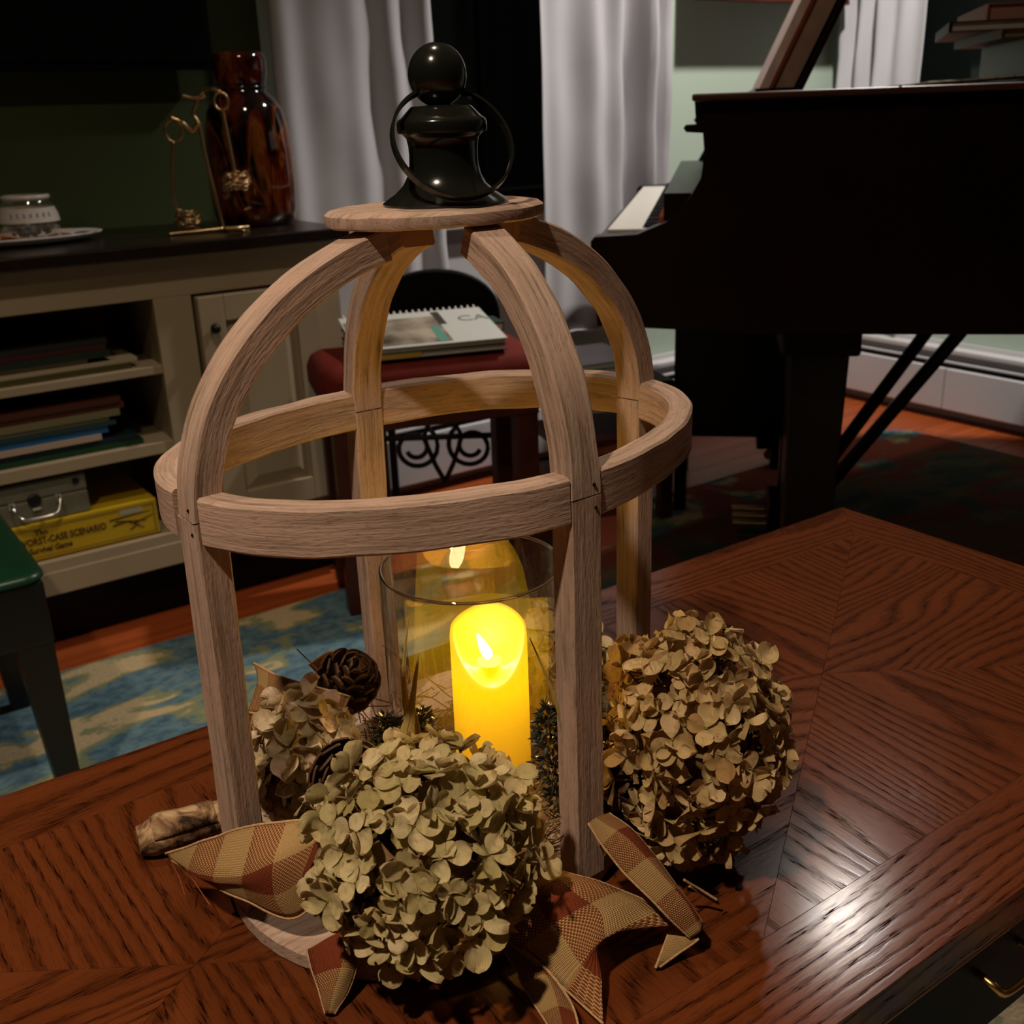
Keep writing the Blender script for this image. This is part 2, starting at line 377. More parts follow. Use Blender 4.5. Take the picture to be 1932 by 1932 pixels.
def curtain_mat():
    mt, nt, out = mat_new('white_curtain_cloth'); h = NT(nt)
    d = h.n('BsdfDiffuse'); d.inputs[0].default_value = (0.70, 0.68, 0.70, 1)
    t = h.n('BsdfTranslucent'); t.inputs[0].default_value = (0.66, 0.64, 0.66, 1)
    g = h.n('MixShader'); g.inputs[0].default_value = 0.18
    wv = h.noise(h.mapping(h.pos(), (500, 500, 500)), 1.0, 2); h.l(h.bump(wv, 0.2, 0.001), d.inputs['Normal'])
    h.l(d.outputs[0], g.inputs[1]); h.l(t.outputs[0], g.inputs[2]); h.l(g.outputs[0], out.inputs[0]); return mt
M['curtain'] = curtain_mat()
M['night'] = principled('night_window_pane', (0.004, 0.006, 0.005), 0.08, 0, 0.4)
M['tv'] = principled('dark_tv_screen', (0.003, 0.003, 0.003), 0.25)
M['ebony'] = mottled('dark_mahogany', (0.006, 0.002, 0.001), (0.011, 0.0035, 0.0016), 12, 0.3, 0.25)
M['lid'] = mottled('lit_mahogany', (0.06, 0.02, 0.012), (0.08, 0.028, 0.016), 12, 0.3, 0.45)  # lighter and redder than the case: lamplight on the lid edge painted in
M['ivory'] = principled('ivory_key', (0.72, 0.68, 0.6), 0.3)
M['felt'] = principled('red_felt', (0.45, 0.09, 0.02), 0.9)
M['brass'] = principled('brass', (0.7, 0.45, 0.16), 0.3, 1)
M['goldwire'] = principled('gold_wire', (0.75, 0.5, 0.25), 0.32, 1)
def vase_b(h, b):
    p = h.mapping(h.pos(), (14, 14, 5), (0, 0, 0), (0.5, 0.35, 0)); n = h.noise(p, 1.0, 3, 0.5, 1.6)
    h.l(h.ramp(n, [(0.40, (0.003, 0.001, 0.001)), (0.50, (0.10, 0.010, 0.002)), (0.57, (0.20, 0.06, 0.010)), (0.64, (0.006, 0.002, 0.001))]), b.inputs['Base Color'])
M['vase'] = principled('amber_swirl_glass', None, 0.08, 0, 0.6, vase_b)
M['vase'].node_tree.nodes['Principled BSDF'].inputs['Coat Weight'].default_value = 0.5
M['porcelain'] = principled('white_porcelain', (0.85, 0.79, 0.74), 0.25)
M['shell'] = mottled('pink_shell', (0.7, 0.45, 0.36), (0.8, 0.68, 0.58), 40, 0.4)
M['coral'] = mottled('orange_shell', (0.5, 0.2, 0.09), (0.7, 0.4, 0.22), 50, 0.5)
M['pebble'] = mottled('grey_pebble', (0.08, 0.08, 0.09), (0.16, 0.15, 0.16), 60, 0.4)
M['greenleather'] = principled('green_leather', (0.004, 0.038, 0.015), 0.32, 0, 0.5)
M['blackwood'] = principled('black_lacquered_wood', (0.007, 0.006, 0.005), 0.35)
M['redcloth'] = mottled('red_cushion_cloth', (0.11, 0.009, 0.004), (0.15, 0.013, 0.006), 30, 0.8, 0.2)
M['redwood'] = mottled('red_brown_wood', (0.05, 0.011, 0.005), (0.08, 0.018, 0.007), 20, 0.4)
M['iron'] = principled('wrought_iron', (0.008, 0.008, 0.008), 0.5, 0.3)
M['casegrey'] = mottled('grey_metal_case', (0.16, 0.155, 0.11), (0.2, 0.19, 0.135), 60, 0.5, 0.5)
M['chrome'] = principled('chrome', (0.75, 0.73, 0.7), 0.2, 1)
M['gameyellow'] = mottled('yellow_board_box', (0.56, 0.36, 0.012), (0.62, 0.40, 0.016), 15, 0.5)
M['ink'] = principled('dark_brown_ink', (0.06, 0.022, 0.006), 0.7)
M['olive'] = principled('olive_print', (0.3, 0.2, 0.012), 0.7)
M['paper'] = mottled('paper', (0.6, 0.55, 0.47), (0.68, 0.63, 0.55), 60, 0.7)
def flat(name, c, r=0.5): return principled(name, c, r)

# ---------------------------------------------------------------- room shell
WX, WY = 3.0, 2.4
fl = struct('floor', MB().box(-2.2, WX, -1.8, WY, -0.06, -0.022), M['subfloor'])
pw = 0.083; y = -1.8; k = 0
while y < WY-0.01:
    y1 = min(y+pw, WY); x = -2.2-rnd.random()*0.9
    while x < WX:
        L = 0.8+rnd.random()*0.9; xa, xb = max(x, -2.2), min(x+L, WX)
        if xb-xa > 0.05: obj('plank', MB().box(xa+0.0008, xb-0.0008, y+0.0008, y1-0.0008, -0.022, -0.0003*rnd.random()), M['plank'], fl)
        x += L
    y = y1
struct('ceiling', MB().box(-2.2, WX, -1.8, WY, 2.45, 2.5), M['ceiling'])
struct('wall_left', MB().box(-2.2, 1.02, WY, WY+0.1, -0.06, 2.45), M['darkgreen'])
W0, W1, WZ0, WZ1 = 1.16, 2.10, 0.70, 2.1
wb = MB().box(1.02, W0, WY, WY+0.1, -0.06, 2.45).box(W1, WX, WY, WY+0.1, -0.06, 2.45).box(W0, W1, WY, WY+0.1, -0.06, WZ0).box(W0, W1, WY, WY+0.1, WZ1, 2.45)
struct('wall_back', wb, M['sage'])
V0, V1, VZ0, VZ1 = 1.0, 2.22, 0.72, 2.1
wr = MB().box(WX, WX+0.1, V1, WY+0.1, -0.06, 2.45).box(WX, WX+0.1, -1.8, V0, -0.06, 2.45).box(WX, WX+0.1, V0, V1, -0.06, VZ0).box(WX, WX+0.1, V0, V1, VZ1, 2.45)
struct('wall_right', wr, M['sage'])
# windows
def window(name, axis, a0, a1, z0, z1, base):
    def bx(mb, a, b, d0, d1, za, zb):
        if axis == 'x': mb.box(a, b, base+d0, base+d1, za, zb)
        else: mb.box(base+d0, base+d1, a, b, za, zb)
        return mb
    fr = MB()
    t = 0.05
    for q in ((a0, a0+t, z0, z1), (a1-t, a1, z0, z1), (a0+t, a1-t, z0, z0+t), (a0+t, a1-t, z1-t, z1)): bx(fr, q[0], q[1], 0.03, 0.07, q[2], q[3])
    w_ = struct(name, fr, M['ebony'])
    zm = (z0+z1)/2; am = (a0+a1)/2
    for (p0, p1) in ((a0+t, am), (am, a1-t)):
        for (q0, q1) in ((z0+t, zm), (zm, z1-t)):
            obj('pane', bx(MB(), p0+0.008, p1-0.008, 0.045, 0.052, q0+0.008, q1-0.008), M['night'], w_)
    obj('muntin', bx(bx(MB(), am-0.008, am+0.008, 0.035, 0.062, z0+t, z1-t), a0+t, a1-t, 0.035, 0.062, zm-0.008, zm+0.008), M['ebony'], w_)
    obj('sill', bx(MB(), a0-0.06, a1+0.06, -0.045, 0.06, z0-0.03, z0), M['white'], w_, bevel=0.004)
    cs = MB()
    for q in ((a0-0.07, a0, z0, z1+0.07), (a1, a1+0.07, z0, z1+0.07), (a0, a1, z1, z1+0.07)): bx(cs, q[0], q[1], -0.018, 0.0, q[2], q[3])
    obj('casing', cs, M['white'], w_)
    obj('apron', bx(MB(), a0-0.05, a1+0.05, -0.012, 0.0, z0-0.36, z0-0.03), M['white'], w_)
    return w_
window('window_1', 'x', W0, W1, WZ0, WZ1, WY)
window('window_2', 'y', V0, V1, VZ0, VZ1, WX)
struct('trim_1', MB().box(WX-0.03, WX, WY-0.03, WY, 0, 2.45), M['sage'])
# baseboard heaters
def heater(label, axis, a0, a1, base, step):
    def bx(mb, a, b, d0, d1, za, zb):
        if axis == 'x': mb.box(a, b, base-d1, base-d0, za, zb)
        else: mb.box(base-d1, base-d0, a, b, za, zb)
        return mb
    loc = ((a0+a1)/2, base-0.03, 0) if axis == 'x' else (base-0.03, (a0+a1)/2, 0)
    t = thing('baseboard_heater', label, 'heater', loc, 'white baseboard heaters along the walls')
    obj('back_plate', bx(MB(), a0, a1, 0.002, 0.012, 0.0, 0.235), M['white'], t)
    obj('top_cover', bx(MB(), a0, a1, 0.012, 0.055, 0.205, 0.222), M['white'], t, bevel=0.004)
    obj('damper', bx(MB(), a0, a1, 0.035, 0.06, 0.180, 0.184), M['white'], t)
    obj('fin_core', bx(MB(), a0, a1, 0.012, 0.045, 0.04, 0.165), M['iron'], t)
    a = a0
    while a < a1-0.02:
        b = min(a+step, a1)
        obj('front_panel', bx(MB(), a+0.0015, b-0.0015, 0.055, 0.07, 0.035, 0.165), M['white'], t, bevel=0.004); a = b
heater('white baseboard heater under the white curtains by the piano keyboard', 'x', 1.05, WX-0.08, WY, 0.62)
heater('white baseboard heater with panel joints on the right wall beyond the piano', 'y', -0.6, WY-0.09, WX, 0.62)
# rug
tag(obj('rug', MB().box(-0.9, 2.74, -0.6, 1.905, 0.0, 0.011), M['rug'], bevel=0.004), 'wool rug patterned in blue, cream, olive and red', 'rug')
# curtains
def curtain(label, axis, a0, a1, base, z0, z1, folds, amp, seed, lean=0.0):
    r = random.Random(seed); rows = []; n = folds*10; ph = [r.random()*6 for _ in range(6)]
    for i in range(25):
        z = z0+(z1-z0)*i/24; row = []
        for j in range(n+1):
            t = j/n; sp = 1+0.06*math.sin(3*t+ph[0]); a = a0+(a1-a0)*t + lean*(1-i/24)*(t-0.5)
            d = amp*(0.55+0.45*math.sin(ph[1]+5*t))*math.sin(2*PI*folds*t*sp+ph[2]+0.5*math.sin(2.2*z+ph[3]))+amp*0.35*math.sin(2*PI*folds*0.47*t+ph[4]+1.3*z)
            d += 0.004*math.sin(19*z+ph[5]+14*t)*(0.3+t)
            if axis == 'x': row.append((a, base+d, z))
            else: row.append((base+d, a, z))
        rows.append(row)
    t = thing('curtain', label, 'curtain', ((a0+a1)/2, base, z0) if axis == 'x' else (base, (a0+a1)/2, z0), 'white curtains at the windows')
    o = obj('cloth', MB().grid(rows), M['curtain'], t, smooth=True)
    sm = o.modifiers.new('thick', 'SOLIDIFY'); sm.thickness = 0.0015
    hem = [[(p[0], p[1]-0.002, p[2]-0.001) if axis == 'x' else (p[0]-0.002, p[1], p[2]-0.001) for p in rows[q]] for q in (0, 1)]
    obj('hem', MB().tube([rows[0][j] for j in range(0, n+1, 2)], 0.0022, 5), M['curtain'], t, smooth=True)
    mb = MB()
    obj('heading', MB().tube([rows[-1][j] for j in range(0, n+1, 2)], 0.006, 6), M['curtain'], t, smooth=True)
curtain('white curtain hanging beside the dark green wall, left of the dark window', 'x', 1.03, 1.41, WY-0.075, 0.34, 2.2, 5, 0.022, 3, 0.05)
curtain('bright white curtain with ruffled edge between dark window and pale green wall', 'x', 1.695, 2.145, WY-0.09, 0.37, 2.2, 5, 0.04, 11, -0.02)
curtain('white curtain at the right wall behind the piano lid', 'y', 2.06, 2.36, WX-0.075, 0.4, 2.2, 4, 0.022, 5)
for ax, a0, a1, b in (('x', 1.0, 2.26, WY-0.08), ('y', 0.9, 2.36, WX-0.075)):
    p = [(a0, b, 2.205), (a1, b, 2.205)] if ax == 'x' else [(b, a0, 2.205), (b, a1, 2.205)]
    t = thing('curtain_rod', 'dark rod the curtains hang from above the %s window' % ('back' if ax == 'x' else 'right'), 'curtain rod', p[0])
    obj('rod', MB().tube(p, 0.009, 8), M['iron'], t, smooth=True)
    for q in p: obj('rod_finial', MB().sphere(q, 0.016, 10, 6), M['iron'], t, smooth=True)
    for f in (0.03, 0.97):
        q = Vector(p[0]).lerp(Vector(p[1]), f); e = q+(Vector((0, WY-b, 0)) if ax == 'x' else Vector((WX-b, 0, 0)))
        obj('bracket', MB().tube([q, e], 0.006, 6), M['iron'], t)
# television on the left wall
t = thing('television', 'black wall-mounted television above the cabinet worktop', 'television', (0.2, 2.36, 1.03))
obj('screen', MB().box(-0.46, 0.87, 2.328, 2.333, 1.065, 1.79), M['tv'], t)
obj('bezel', MB().box(-0.475, 0.885, 2.333, 2.37, 1.05, 1.805), M['black'], t, bevel=0.004)
obj('wall_bracket', MB().box(0.0, 0.4, 2.37, WY-0.001, 1.25, 1.6), M['iron'], t)
# picture above piano
t = thing('picture_frame', 'red-brown framed picture leaning out from the pale green wall', 'picture', (2.6, WY, 1.22))
pf = lambda x0, x1, z0, z1, o0, o1: [Vector((x, WY-0.001-(0.098-0.16*(z-1.218)) - o, z)) for o in (o0, o1) for (x, z) in ((x0, z0), (x1, z0), (x1, z1), (x0, z1))]
for q in ((2.26, 2.88, 1.218, 1.262), (2.26, 2.88, 1.736, 1.78), (2.26, 2.304, 1.262, 1.736), (2.836, 2.88, 1.262, 1.736)):
    vs = pf(*q, -0.028, 0.0); obj('frame_rail', MB().hexa([vs[4], vs[5], vs[1], vs[0], vs[7], vs[6], vs[2], vs[3]]), M['redwood'], t)
vs = pf(2.304, 2.836, 1.262, 1.736, -0.02, -0.016)
obj('picture_print', MB().hexa([vs[4], vs[5], vs[1], vs[0], vs[7], vs[6], vs[2], vs[3]]), mottled('landscape_print', (0.1, 0.12, 0.08), (0.4, 0.38, 0.3), 6, 0.5), t)
obj('hanging_wire', MB().tube([(2.4, WY-0.03, 1.7), (2.57, WY-0.004, 1.82), (2.74, WY-0.03, 1.7)], 0.0015, 5), M['iron'], t)

# ---------------------------------------------------------------- cabinet on the left
FY = 2.0
cab = thing('cabinet', 'long cream painted cabinet with open shelves and a panelled door', 'cabinet', (0.0, 2.2, 0))
def cb(n, *a, m=M['cream'], bevel=0.0015, parent=None): return obj(n, MB().box(*a), m, parent or cab, bevel=bevel)
cb('side_panel', 0.945, 0.965, FY+0.02, 2.395, 0, 0.718); cb('side_panel', -1.2, -1.18, FY+0.02, 2.395, 0, 0.718)
cb('back_panel', -1.18, 0.945, 2.375, 2.395, 0.12, 0.718)
cb('divider', 0.59, 0.61, FY+0.02, 2.375, 0.16, 0.718); cb('divider', -0.36, -0.34, FY+0.02, 2.375, 0.16, 0.718)
cb('top_rail', -1.2, 0.965, FY, FY+0.02, 0.643, 0.718)
cb('shelf', -0.34, 0.59, FY+0.004, 2.375, 0.503, 0.519); cb('shelf', -0.34, 0.59, FY+0.004, 2.375, 0.349, 0.372)
cb('bottom_shelf', -1.18, 0.945, FY+0.001, 2.375, 0.165, 0.187)
cb('bottom_rail', -1.2, 0.965, FY-0.002, FY+0.02, 0.120, 0.166)
cb('stile', 0.586, 0.658, FY, FY+0.02, 0.187, 0.643); cb('stile', 0.915, 0.965, FY, FY+0.02, 0.187, 0.643); cb('stile', -0.36, -0.325, FY, FY+0.02, 0.187, 0.643)
cb('toe_kick', -1.18, 0.945, FY+0.06, FY+0.08, 0.0, 0.120, m=M['black'])
cb('worktop', -1.22, 0.985, FY-0.03, 2.396, 0.718, 0.742, m=M['worktop'], bevel=0.003)
def door(x0, x1, z0, z1):
    d = cb('door', x0, x1, FY-0.004, FY+0.014, z0, z1)
    mb = MB(); f = 0.05
    for q in ((x0, x0+f, z0, z1), (x1-f, x1, z0, z1), (x0+f, x1-f, z0, z0+f), (x0+f, x1-f, z1-f, z1)): mb.box(q[0], q[1], FY-0.014, FY-0.004, q[2], q[3])
    obj('door_frame', mb, M['cream'], d, bevel=0.002)
    a, b_, c, e = x0+f+0.004, x1-f-0.004, z0+f+0.004, z1-f-0.004; i = 0.024
    P = lambda x, z, yy: (x, yy, z)
    vs = [P(a,c,FY-0.0045), P(b_,c,FY-0.0045), P(b_,e,FY-0.0045), P(a,e,FY-0.0045), P(a+i,c+i,FY-0.0125), P(b_-i,c+i,FY-0.0125), P(b_-i,e-i,FY-0.0125), P(a+i,e-i,FY-0.0125)]
    obj('raised_panel', MB().hexa(vs), M['cream'], d)
    obj('knob', MB().sphere((x0+0.025, FY-0.024, z1-0.06), 0.010, 12, 8).tube([(x0+0.025, FY-0.014, z1-0.06), (x0+0.025, FY-0.026, z1-0.06)], 0.004), M['iron'], d, smooth=True)
door(0.664, 0.910, 0.192, 0.638)
door(-1.17, -0.77, 0.192, 0.638); door(-0.765, -0.365, 0.192, 0.638)
# books and magazines lying on the shelves
def flatbook(x0, x1, y0, y1, z0, h, col, label, group, cloth=True, cat='book'):
    t = thing('magazine' if h < 0.009 else 'book', label, cat if h >= 0.009 else 'magazine', ((x0+x1)/2, (y0+y1)/2, z0), group)
    cm = flat('cover_print', col, 0.45); c = min(0.0016, h*0.2)
    obj('page_block', MB().box(x0+0.003, x1-0.003, y0+0.003, y1-0.001, z0+c, z0+h-c), M['paper'], t)
    obj('cover', MB().box(x0, x1, y0, y1, z0, z0+c).box(x0, x1, y0, y1, z0+h-c, z0+h).box(x0, x1, y0, y0+0.0015, z0+c, z0+h-c), cm, t)
    return z0+h
z = 0.519
for i, (x1, h, col, nm) in enumerate([(0.535, 0.011, (0.09, 0.075, 0.02), 'olive'), (0.548, 0.008, (0.5, 0.42, 0.28), 'pale buff'), (0.46, 0.009, (0.42, 0.33, 0.2), 'tan'), (0.50, 0.012, (0.012, 0.03, 0.02), 'dark green'), (0.495, 0.010, (0.06, 0.012, 0.01), 'dark maroon'), (0.50, 0.011, (0.02, 0.018, 0.016), 'black')]):
    z = flatbook(0.02, x1, 2.02+0.004*(i % 3), 2.3, z, h, col, '%s volume, %s in the pile on the upper open shelf' % (nm, ('lowest', 'second from the bottom', 'third from the bottom', 'third from the top', 'second from the top', 'topmost')[i]), 'books piled on the upper open shelf')
z = 0.372
for i, (x1, h, col, nm) in enumerate([(0.535, 0.010, (0.008, 0.05, 0.018), 'deep green'), (0.525, 0.012, (0.008, 0.02, 0.03), 'navy black'), (0.46, 0.011, (0.5, 0.36, 0.28), 'pinkish cream'), (0.475, 0.014, (0.02, 0.16, 0.42), 'bright blue'), (0.49, 0.008, (0.02, 0.05, 0.05), 'dark teal'), (0.48, 0.008, (0.35, 0.36, 0.25), 'pale sage'), (0.50, 0.012, (0.22, 0.2, 0.1), 'khaki'), (0.51, 0.012, (0.12, 0.03, 0.012), 'rust brown'), (0.505, 0.012, (0.09, 0.022, 0.01), 'dark brown')]):
    z = flatbook(0.0, x1, 2.02+0.005*(i % 2), 2.3, z, h, col, '%s volume in the pile on the middle open shelf, %s' % (nm, ('lowest', 'second from bottom', 'under the blue one', 'above the pinkish cream one', 'just above the blue one', 'fourth from the top', 'third from the top', 'second from the top', 'topmost')[i]), 'books piled on the middle open shelf')
# yellow game box
bx0, bx1, bz0, bz1, by = 0.08, 0.538, 0.187, 0.262, 2.012
t = thing('game_box', 'yellow boxed board game with brown lettering on the bottom shelf', 'game', ((bx0+bx1)/2, 2.15, bz0))
obj('box_lid', MB().box(bx0, bx1, by, 2.3, bz0+0.004, bz1), M['gameyellow'], t, bevel=0.002)
obj('box_base', MB().box(bx0+0.003, bx1-0.003, by+0.003, 2.297, bz0, bz0+0.004), M['olive'], t)
bo = MB(); e = by-0.0006
for q in ((bx0+0.006, bx1-0.006, bz1-0.0115, bz1-0.0095), (bx0+0.006, bx1-0.006, bz0+0.0095, bz0+0.0115), (bx1-0.0085, bx1-0.006, bz0+0.0095, bz1-0.0095), (bx0+0.006, bx1-0.006, bz1-0.0075, bz1-0.0062)): bo.box(q[0], q[1], e, by+0.0005, q[2], q[3])
obj('border_line', bo, M['olive'], t)
def text(name, s, loc, size, m_, parent, axes=(Vector((1,0,0)), Vector((0,0,1))), align='LEFT', ext=0.0003, shear=0, sx=1.0):
    cu = bpy.data.curves.new(name, 'FONT'); cu.body = s; cu.size = size; cu.extrude = ext; cu.align_x = align; cu.shear = shear; cu.offset = 0.0004
    o = bpy.data.objects.new(name, cu); cu.materials.append(m_)
    ax, ay = axes; az = ax.cross(ay); mm = Matrix((ax*sx, ay, az)).transposed().to_4x4(); mm.translation = Vector(loc); o.matrix_basis = mm
    C.objects.link(o); me = bpy.data.meshes.new_from_object(o.evaluated_get(bpy.context.evaluated_depsgraph_get())); bpy.data.objects.remove(o)
    o = bpy.data.objects.new(name, me); o.matrix_basis = mm
    return put(o, parent)
text('lettering', 'The', (0.322, by-0.0008, 0.2395), 0.015, M['ink'], t, align='CENTER')
text('lettering', 'WORST-CASE SCENARIO', (0.438, by-0.0008, 0.2225), 0.0185, M['ink'], t, align='RIGHT', sx=0.76)
text('lettering', 'Survival Game', (0.372, by-0.0008, 0.2055), 0.0155, M['ink'], t, align='RIGHT', shear=0.1, sx=0.85)
obj('price_sticker', MB().box(0.466, 0.508, by-0.0007, by+0.0002, 0.2415, 0.2515), flat('sticker', (0.42, 0.4, 0.3)), t)
# small printed picture at the box end: a dark sketchy figure of strokes
sk = MB()
for a, b_ in (((0.446, 0.236), (0.524, 0.240)), ((0.456, 0.231), (0.514, 0.222)), ((0.478, 0.228), (0.508, 0.208)), ((0.450, 0.224), (0.482, 0.227)), ((0.49, 0.221), (0.528, 0.231)), ((0.482, 0.210), (0.50, 0.219))):
    d = Vector((b_[0]-a[0], 0, b_[1]-a[1])); nrm = Vector((-d.z, 0, d.x)).normalized()*0.0016; A = Vector((a[0], by-0.0007, a[1])); B = Vector((b_[0], by-0.0007, b_[1]))
    sk.prism([A-nrm, B-nrm*0.3, B+nrm*0.3, A+nrm], (0, 0.0009, 0))
obj('printed_sketch', sk, M['ink'], t)
# metal case lying on the game box
cx0, cx1, cz0, cz1, cy = 0.10, 0.418, 0.262, 0.340, 2.018
t = thing('metal_case', 'small grey metal case with chrome handle lying on the yellow game box', 'case', ((cx0+cx1)/2, 2.14, cz0))
obj('case_bottom', MB().box(cx0, cx1, cy, 2.27, cz0, cz0+0.044), M['casegrey'], t, bevel=0.004)
obj('case_lid', MB().box(cx0, cx1, cy, 2.27, cz0+0.0445, cz1), M['casegrey'], t, bevel=0.004)
hp = [(0.283, cy, 0.302), (0.283, cy-0.012, 0.301), (0.288, cy-0.02, 0.286), (0.302, cy-0.022, 0.278), (0.345, cy-0.022, 0.278), (0.359, cy-0.02, 0.286), (0.364, cy-0.012, 0.301), (0.364, cy, 0.302)]
obj('handle', MB().tube([catmull(hp, i/28) for i in range(29)], 0.0032, 8), M['chrome'], t, smooth=True)
for x in (0.283, 0.364): obj('handle_mount', MB().box(x-0.006, x+0.006, cy-0.004, cy+0.001, 0.296, 0.309), M['chrome'], t, bevel=0.001)
l = obj('lock', MB().lathe([(0.012, 0), (0.012, 0.004), (0.009, 0.006)], (0, 0, 0), 16), M['iron'], t)
l.matrix_basis = Matrix.Translation((0.322, cy, 0.306)) @ Matrix.Rotation(PI/2, 4, 'X'); 
obj('lock_tongue', MB().box(0.315, 0.331, cy-0.008, cy-0.001, 0.288, 0.294), M['chrome'], t, bevel=0.001)
obj('hinge_clip', MB().box(0.393, 0.404, cy-0.003, cy+0.001, 0.322, 0.332), M['iron'], t)

# ---------------------------------------------------------------- things on the worktop
t = thing('vase', 'amber and black swirled glass vase with wide neck', 'vase', (0.885, 2.2, 0.742))
vp = [(0.062, 0.0), (0.078, 0.004), (0.086, 0.03), (0.088, 0.08), (0.087, 0.14), (0.083, 0.19), (0.076, 0.222), (0.064, 0.243), (0.050, 0.256), (0.046, 0.264), (0.049, 0.276), (0.053, 0.295), (0.0535, 0.315), (0.050, 0.329), (0.046, 0.332), (0.043, 0.328), (0.043, 0.27), (0.07, 0.2), (0.075, 0.05)]
obj('body', MB().lathe(vp, (0.885, 2.2, 0.742), 40, cap=False).lathe([(0.0005, 0.0), (0.062, 0.0)], (0.885, 2.2, 0.742), 40, cap=False), M['vase'], t, smooth=True)
obj('neck_collar', MB().lathe([(0.046, 0.262), (0.0505, 0.264), (0.0505, 0.268), (0.0475, 0.27)], (0.885, 2.2, 0.742), 40, cap=False), M['vase'], t, smooth=True)
# gold wire tealight stand
t = thing('wire_stand', 'bent gold wire stand holding two small wire cups, before the amber vase', 'ornament', (0.755, 2.10, 0.742))
wp = Vector((0.755, 2.10, 0.742)); R3 = HR
def wpt(a, zz, d=0): return wp+R3*a+Vector((0, 0, zz))-HF*d
def wire(n, pts, r=0.0034, parent=None): return obj(n, MB().tube([catmull(pts, i/(6*len(pts))) for i in range(6*len(pts)+1)], r, 7), M['goldwire'], parent or t, smooth=True)
wire('upright', [wpt(0.018, 0.008), wpt(0.010, 0.07), wpt(0.0, 0.15), wpt(-0.004, 0.20), wpt(-0.012, 0.218), wpt(-0.004, 0.236), wpt(0.0, 0.25)])
wire('foot', [wpt(0.018, 0.007), wpt(-0.03, 0.005, 0.02), wpt(-0.078, 0.0035, 0.045)], 0.004)
wire('foot', [wpt(0.018, 0.007), wpt(0.045, 0.005, 0.02), wpt(0.066, 0.0035, 0.03)], 0.0035)
wire('foot', [wpt(0.018, 0.007), wpt(0.035, 0.004, -0.04), wpt(0.055, 0.0035, -0.06)], 0.0035)
wire('arm', [wpt(-0.003, 0.205), wpt(-0.018, 0.188), wpt(-0.034, 0.205, 0.01), wpt(-0.052, 0.214, 0.012)], 0.005)
wire('arm', [wpt(0.0, 0.246), wpt(0.012, 0.258), wpt(0.03, 0.262, 0.006), wpt(0.046, 0.256, 0.01)], 0.004)
wire('finial_twig', [wpt(-0.028, 0.252), wpt(-0.01, 0.247), wpt(0.006, 0.247), wpt(0.014, 0.250)], 0.0042)
def loop(a, zz, r, d=0.012): return [wpt(a+r*math.cos(q), zz+r*1.2*math.sin(q), d) for q in [PI/2+2*PI*i/10 for i in range(11)]]
wire('hanging_ring', loop(-0.05, 0.190, 0.016), 0.0026); wire('hanging_ring', loop(0.046, 0.240, 0.013), 0.0026)
wire('hanger', [wpt(-0.052, 0.172, 0.012), wpt(-0.062, 0.13, 0.012), wpt(-0.067, 0.08, 0.012), wpt(-0.064, 0.046, 0.012)], 0.003)
wire('hanger', [wpt(0.046, 0.226, 0.01), wpt(0.050, 0.18, 0.01), wpt(0.054, 0.13, 0.01), wpt(0.056, 0.108, 0.01)], 0.0036)
for (a, zz, d) in ((-0.045, 0.028, 0.01), (0.058, 0.096, 0.01)):
    cc = wpt(a, zz, d); mb = MB(); rr = random.Random(int(a*1000))
    for q in range(9):
        th0 = rr.random()*6; tz = -0.014+0.0035*q; R_ = 0.020+0.006*math.sin(PI*q/8)
        mb.tube([cc+Vector((R_*math.cos(th0+i*0.6), R_*math.sin(th0+i*0.6), tz+0.004*math.sin(i*1.7+q))) for i in range(12)], 0.0013, 5)
    obj('wire_cup', mb, M['goldwire'], t, smooth=True)
# plate with jar and shells
pc = Vector((0.42, 2.22, 0.742))
t = thing('plate', 'white oblong plate holding a glass jar and shells', 'plate', pc)
rows = []
for (rr_, zz) in ((0.10, 0.0), (0.135, 0.006), (0.150, 0.012), (0.152, 0.015), (0.148, 0.016), (0.132, 0.009), (0.10, 0.004), (0.002, 0.004)):
    rows.append([(pc.x+rr_*math.cos(2*PI*j/40), pc.y+0.62*rr_*math.sin(2*PI*j/40), pc.z+zz) for j in range(40)])
rows.insert(0, [(pc.x+0.002*math.cos(2*PI*j/40), pc.y+0.002*math.sin(2*PI*j/40), pc.z) for j in range(40)])
obj('dish', MB().grid(rows, closed=True), M['porcelain'], t, smooth=True)
jc = Vector((0.448, 2.245, 0.7465)); JS = 1.22
t = thing('jar', 'small round glass jar with a white printed band, on the white plate', 'jar', jc)
obj('glass_body', MB().lathe([(a*JS, b_*JS) for a, b_ in [(0.001, 0), (0.03, 0.0), (0.042, 0.012), (0.045, 0.026), (0.041, 0.046), (0.034, 0.058), (0.032, 0.062), (0.030, 0.062), (0.036, 0.046), (0.041, 0.026), (0.038, 0.014), (0.001, 0.004)]], jc, 32, cap=False), M['jar_glass'], t, smooth=True)
obj('printed_band', MB().lathe([(a*JS, b_*JS) for a, b_ in [(0.0455, 0.027), (0.0438, 0.038), (0.040, 0.0485)]], jc, 32, cap=False), M['porcelain'], t, smooth=True)
for q in range(7):
    an = -2.35+q*0.22; obj('band_mark', MB().box(-0.0016, 0.0016, -0.0006, 0.0006, -0.004, 0.004), flat('pale_blue_print', (0.35, 0.36, 0.48)), t).matrix_basis = Matrix.Translation(jc+Vector((0.0440*JS*math.cos(an), 0.0440*JS*math.sin(an), 0.038*JS))) @ Matrix.Rotation(an+PI/2, 4, 'Z')
obj('rim', MB().lathe([(a*JS, b_*JS) for a, b_ in [(0.031, 0.060), (0.0355, 0.061), (0.0355, 0.066), (0.031, 0.067)]], jc, 32, cap=False), M['porcelain'], t, smooth=True)
pm = MB(); rr = random.Random(5)
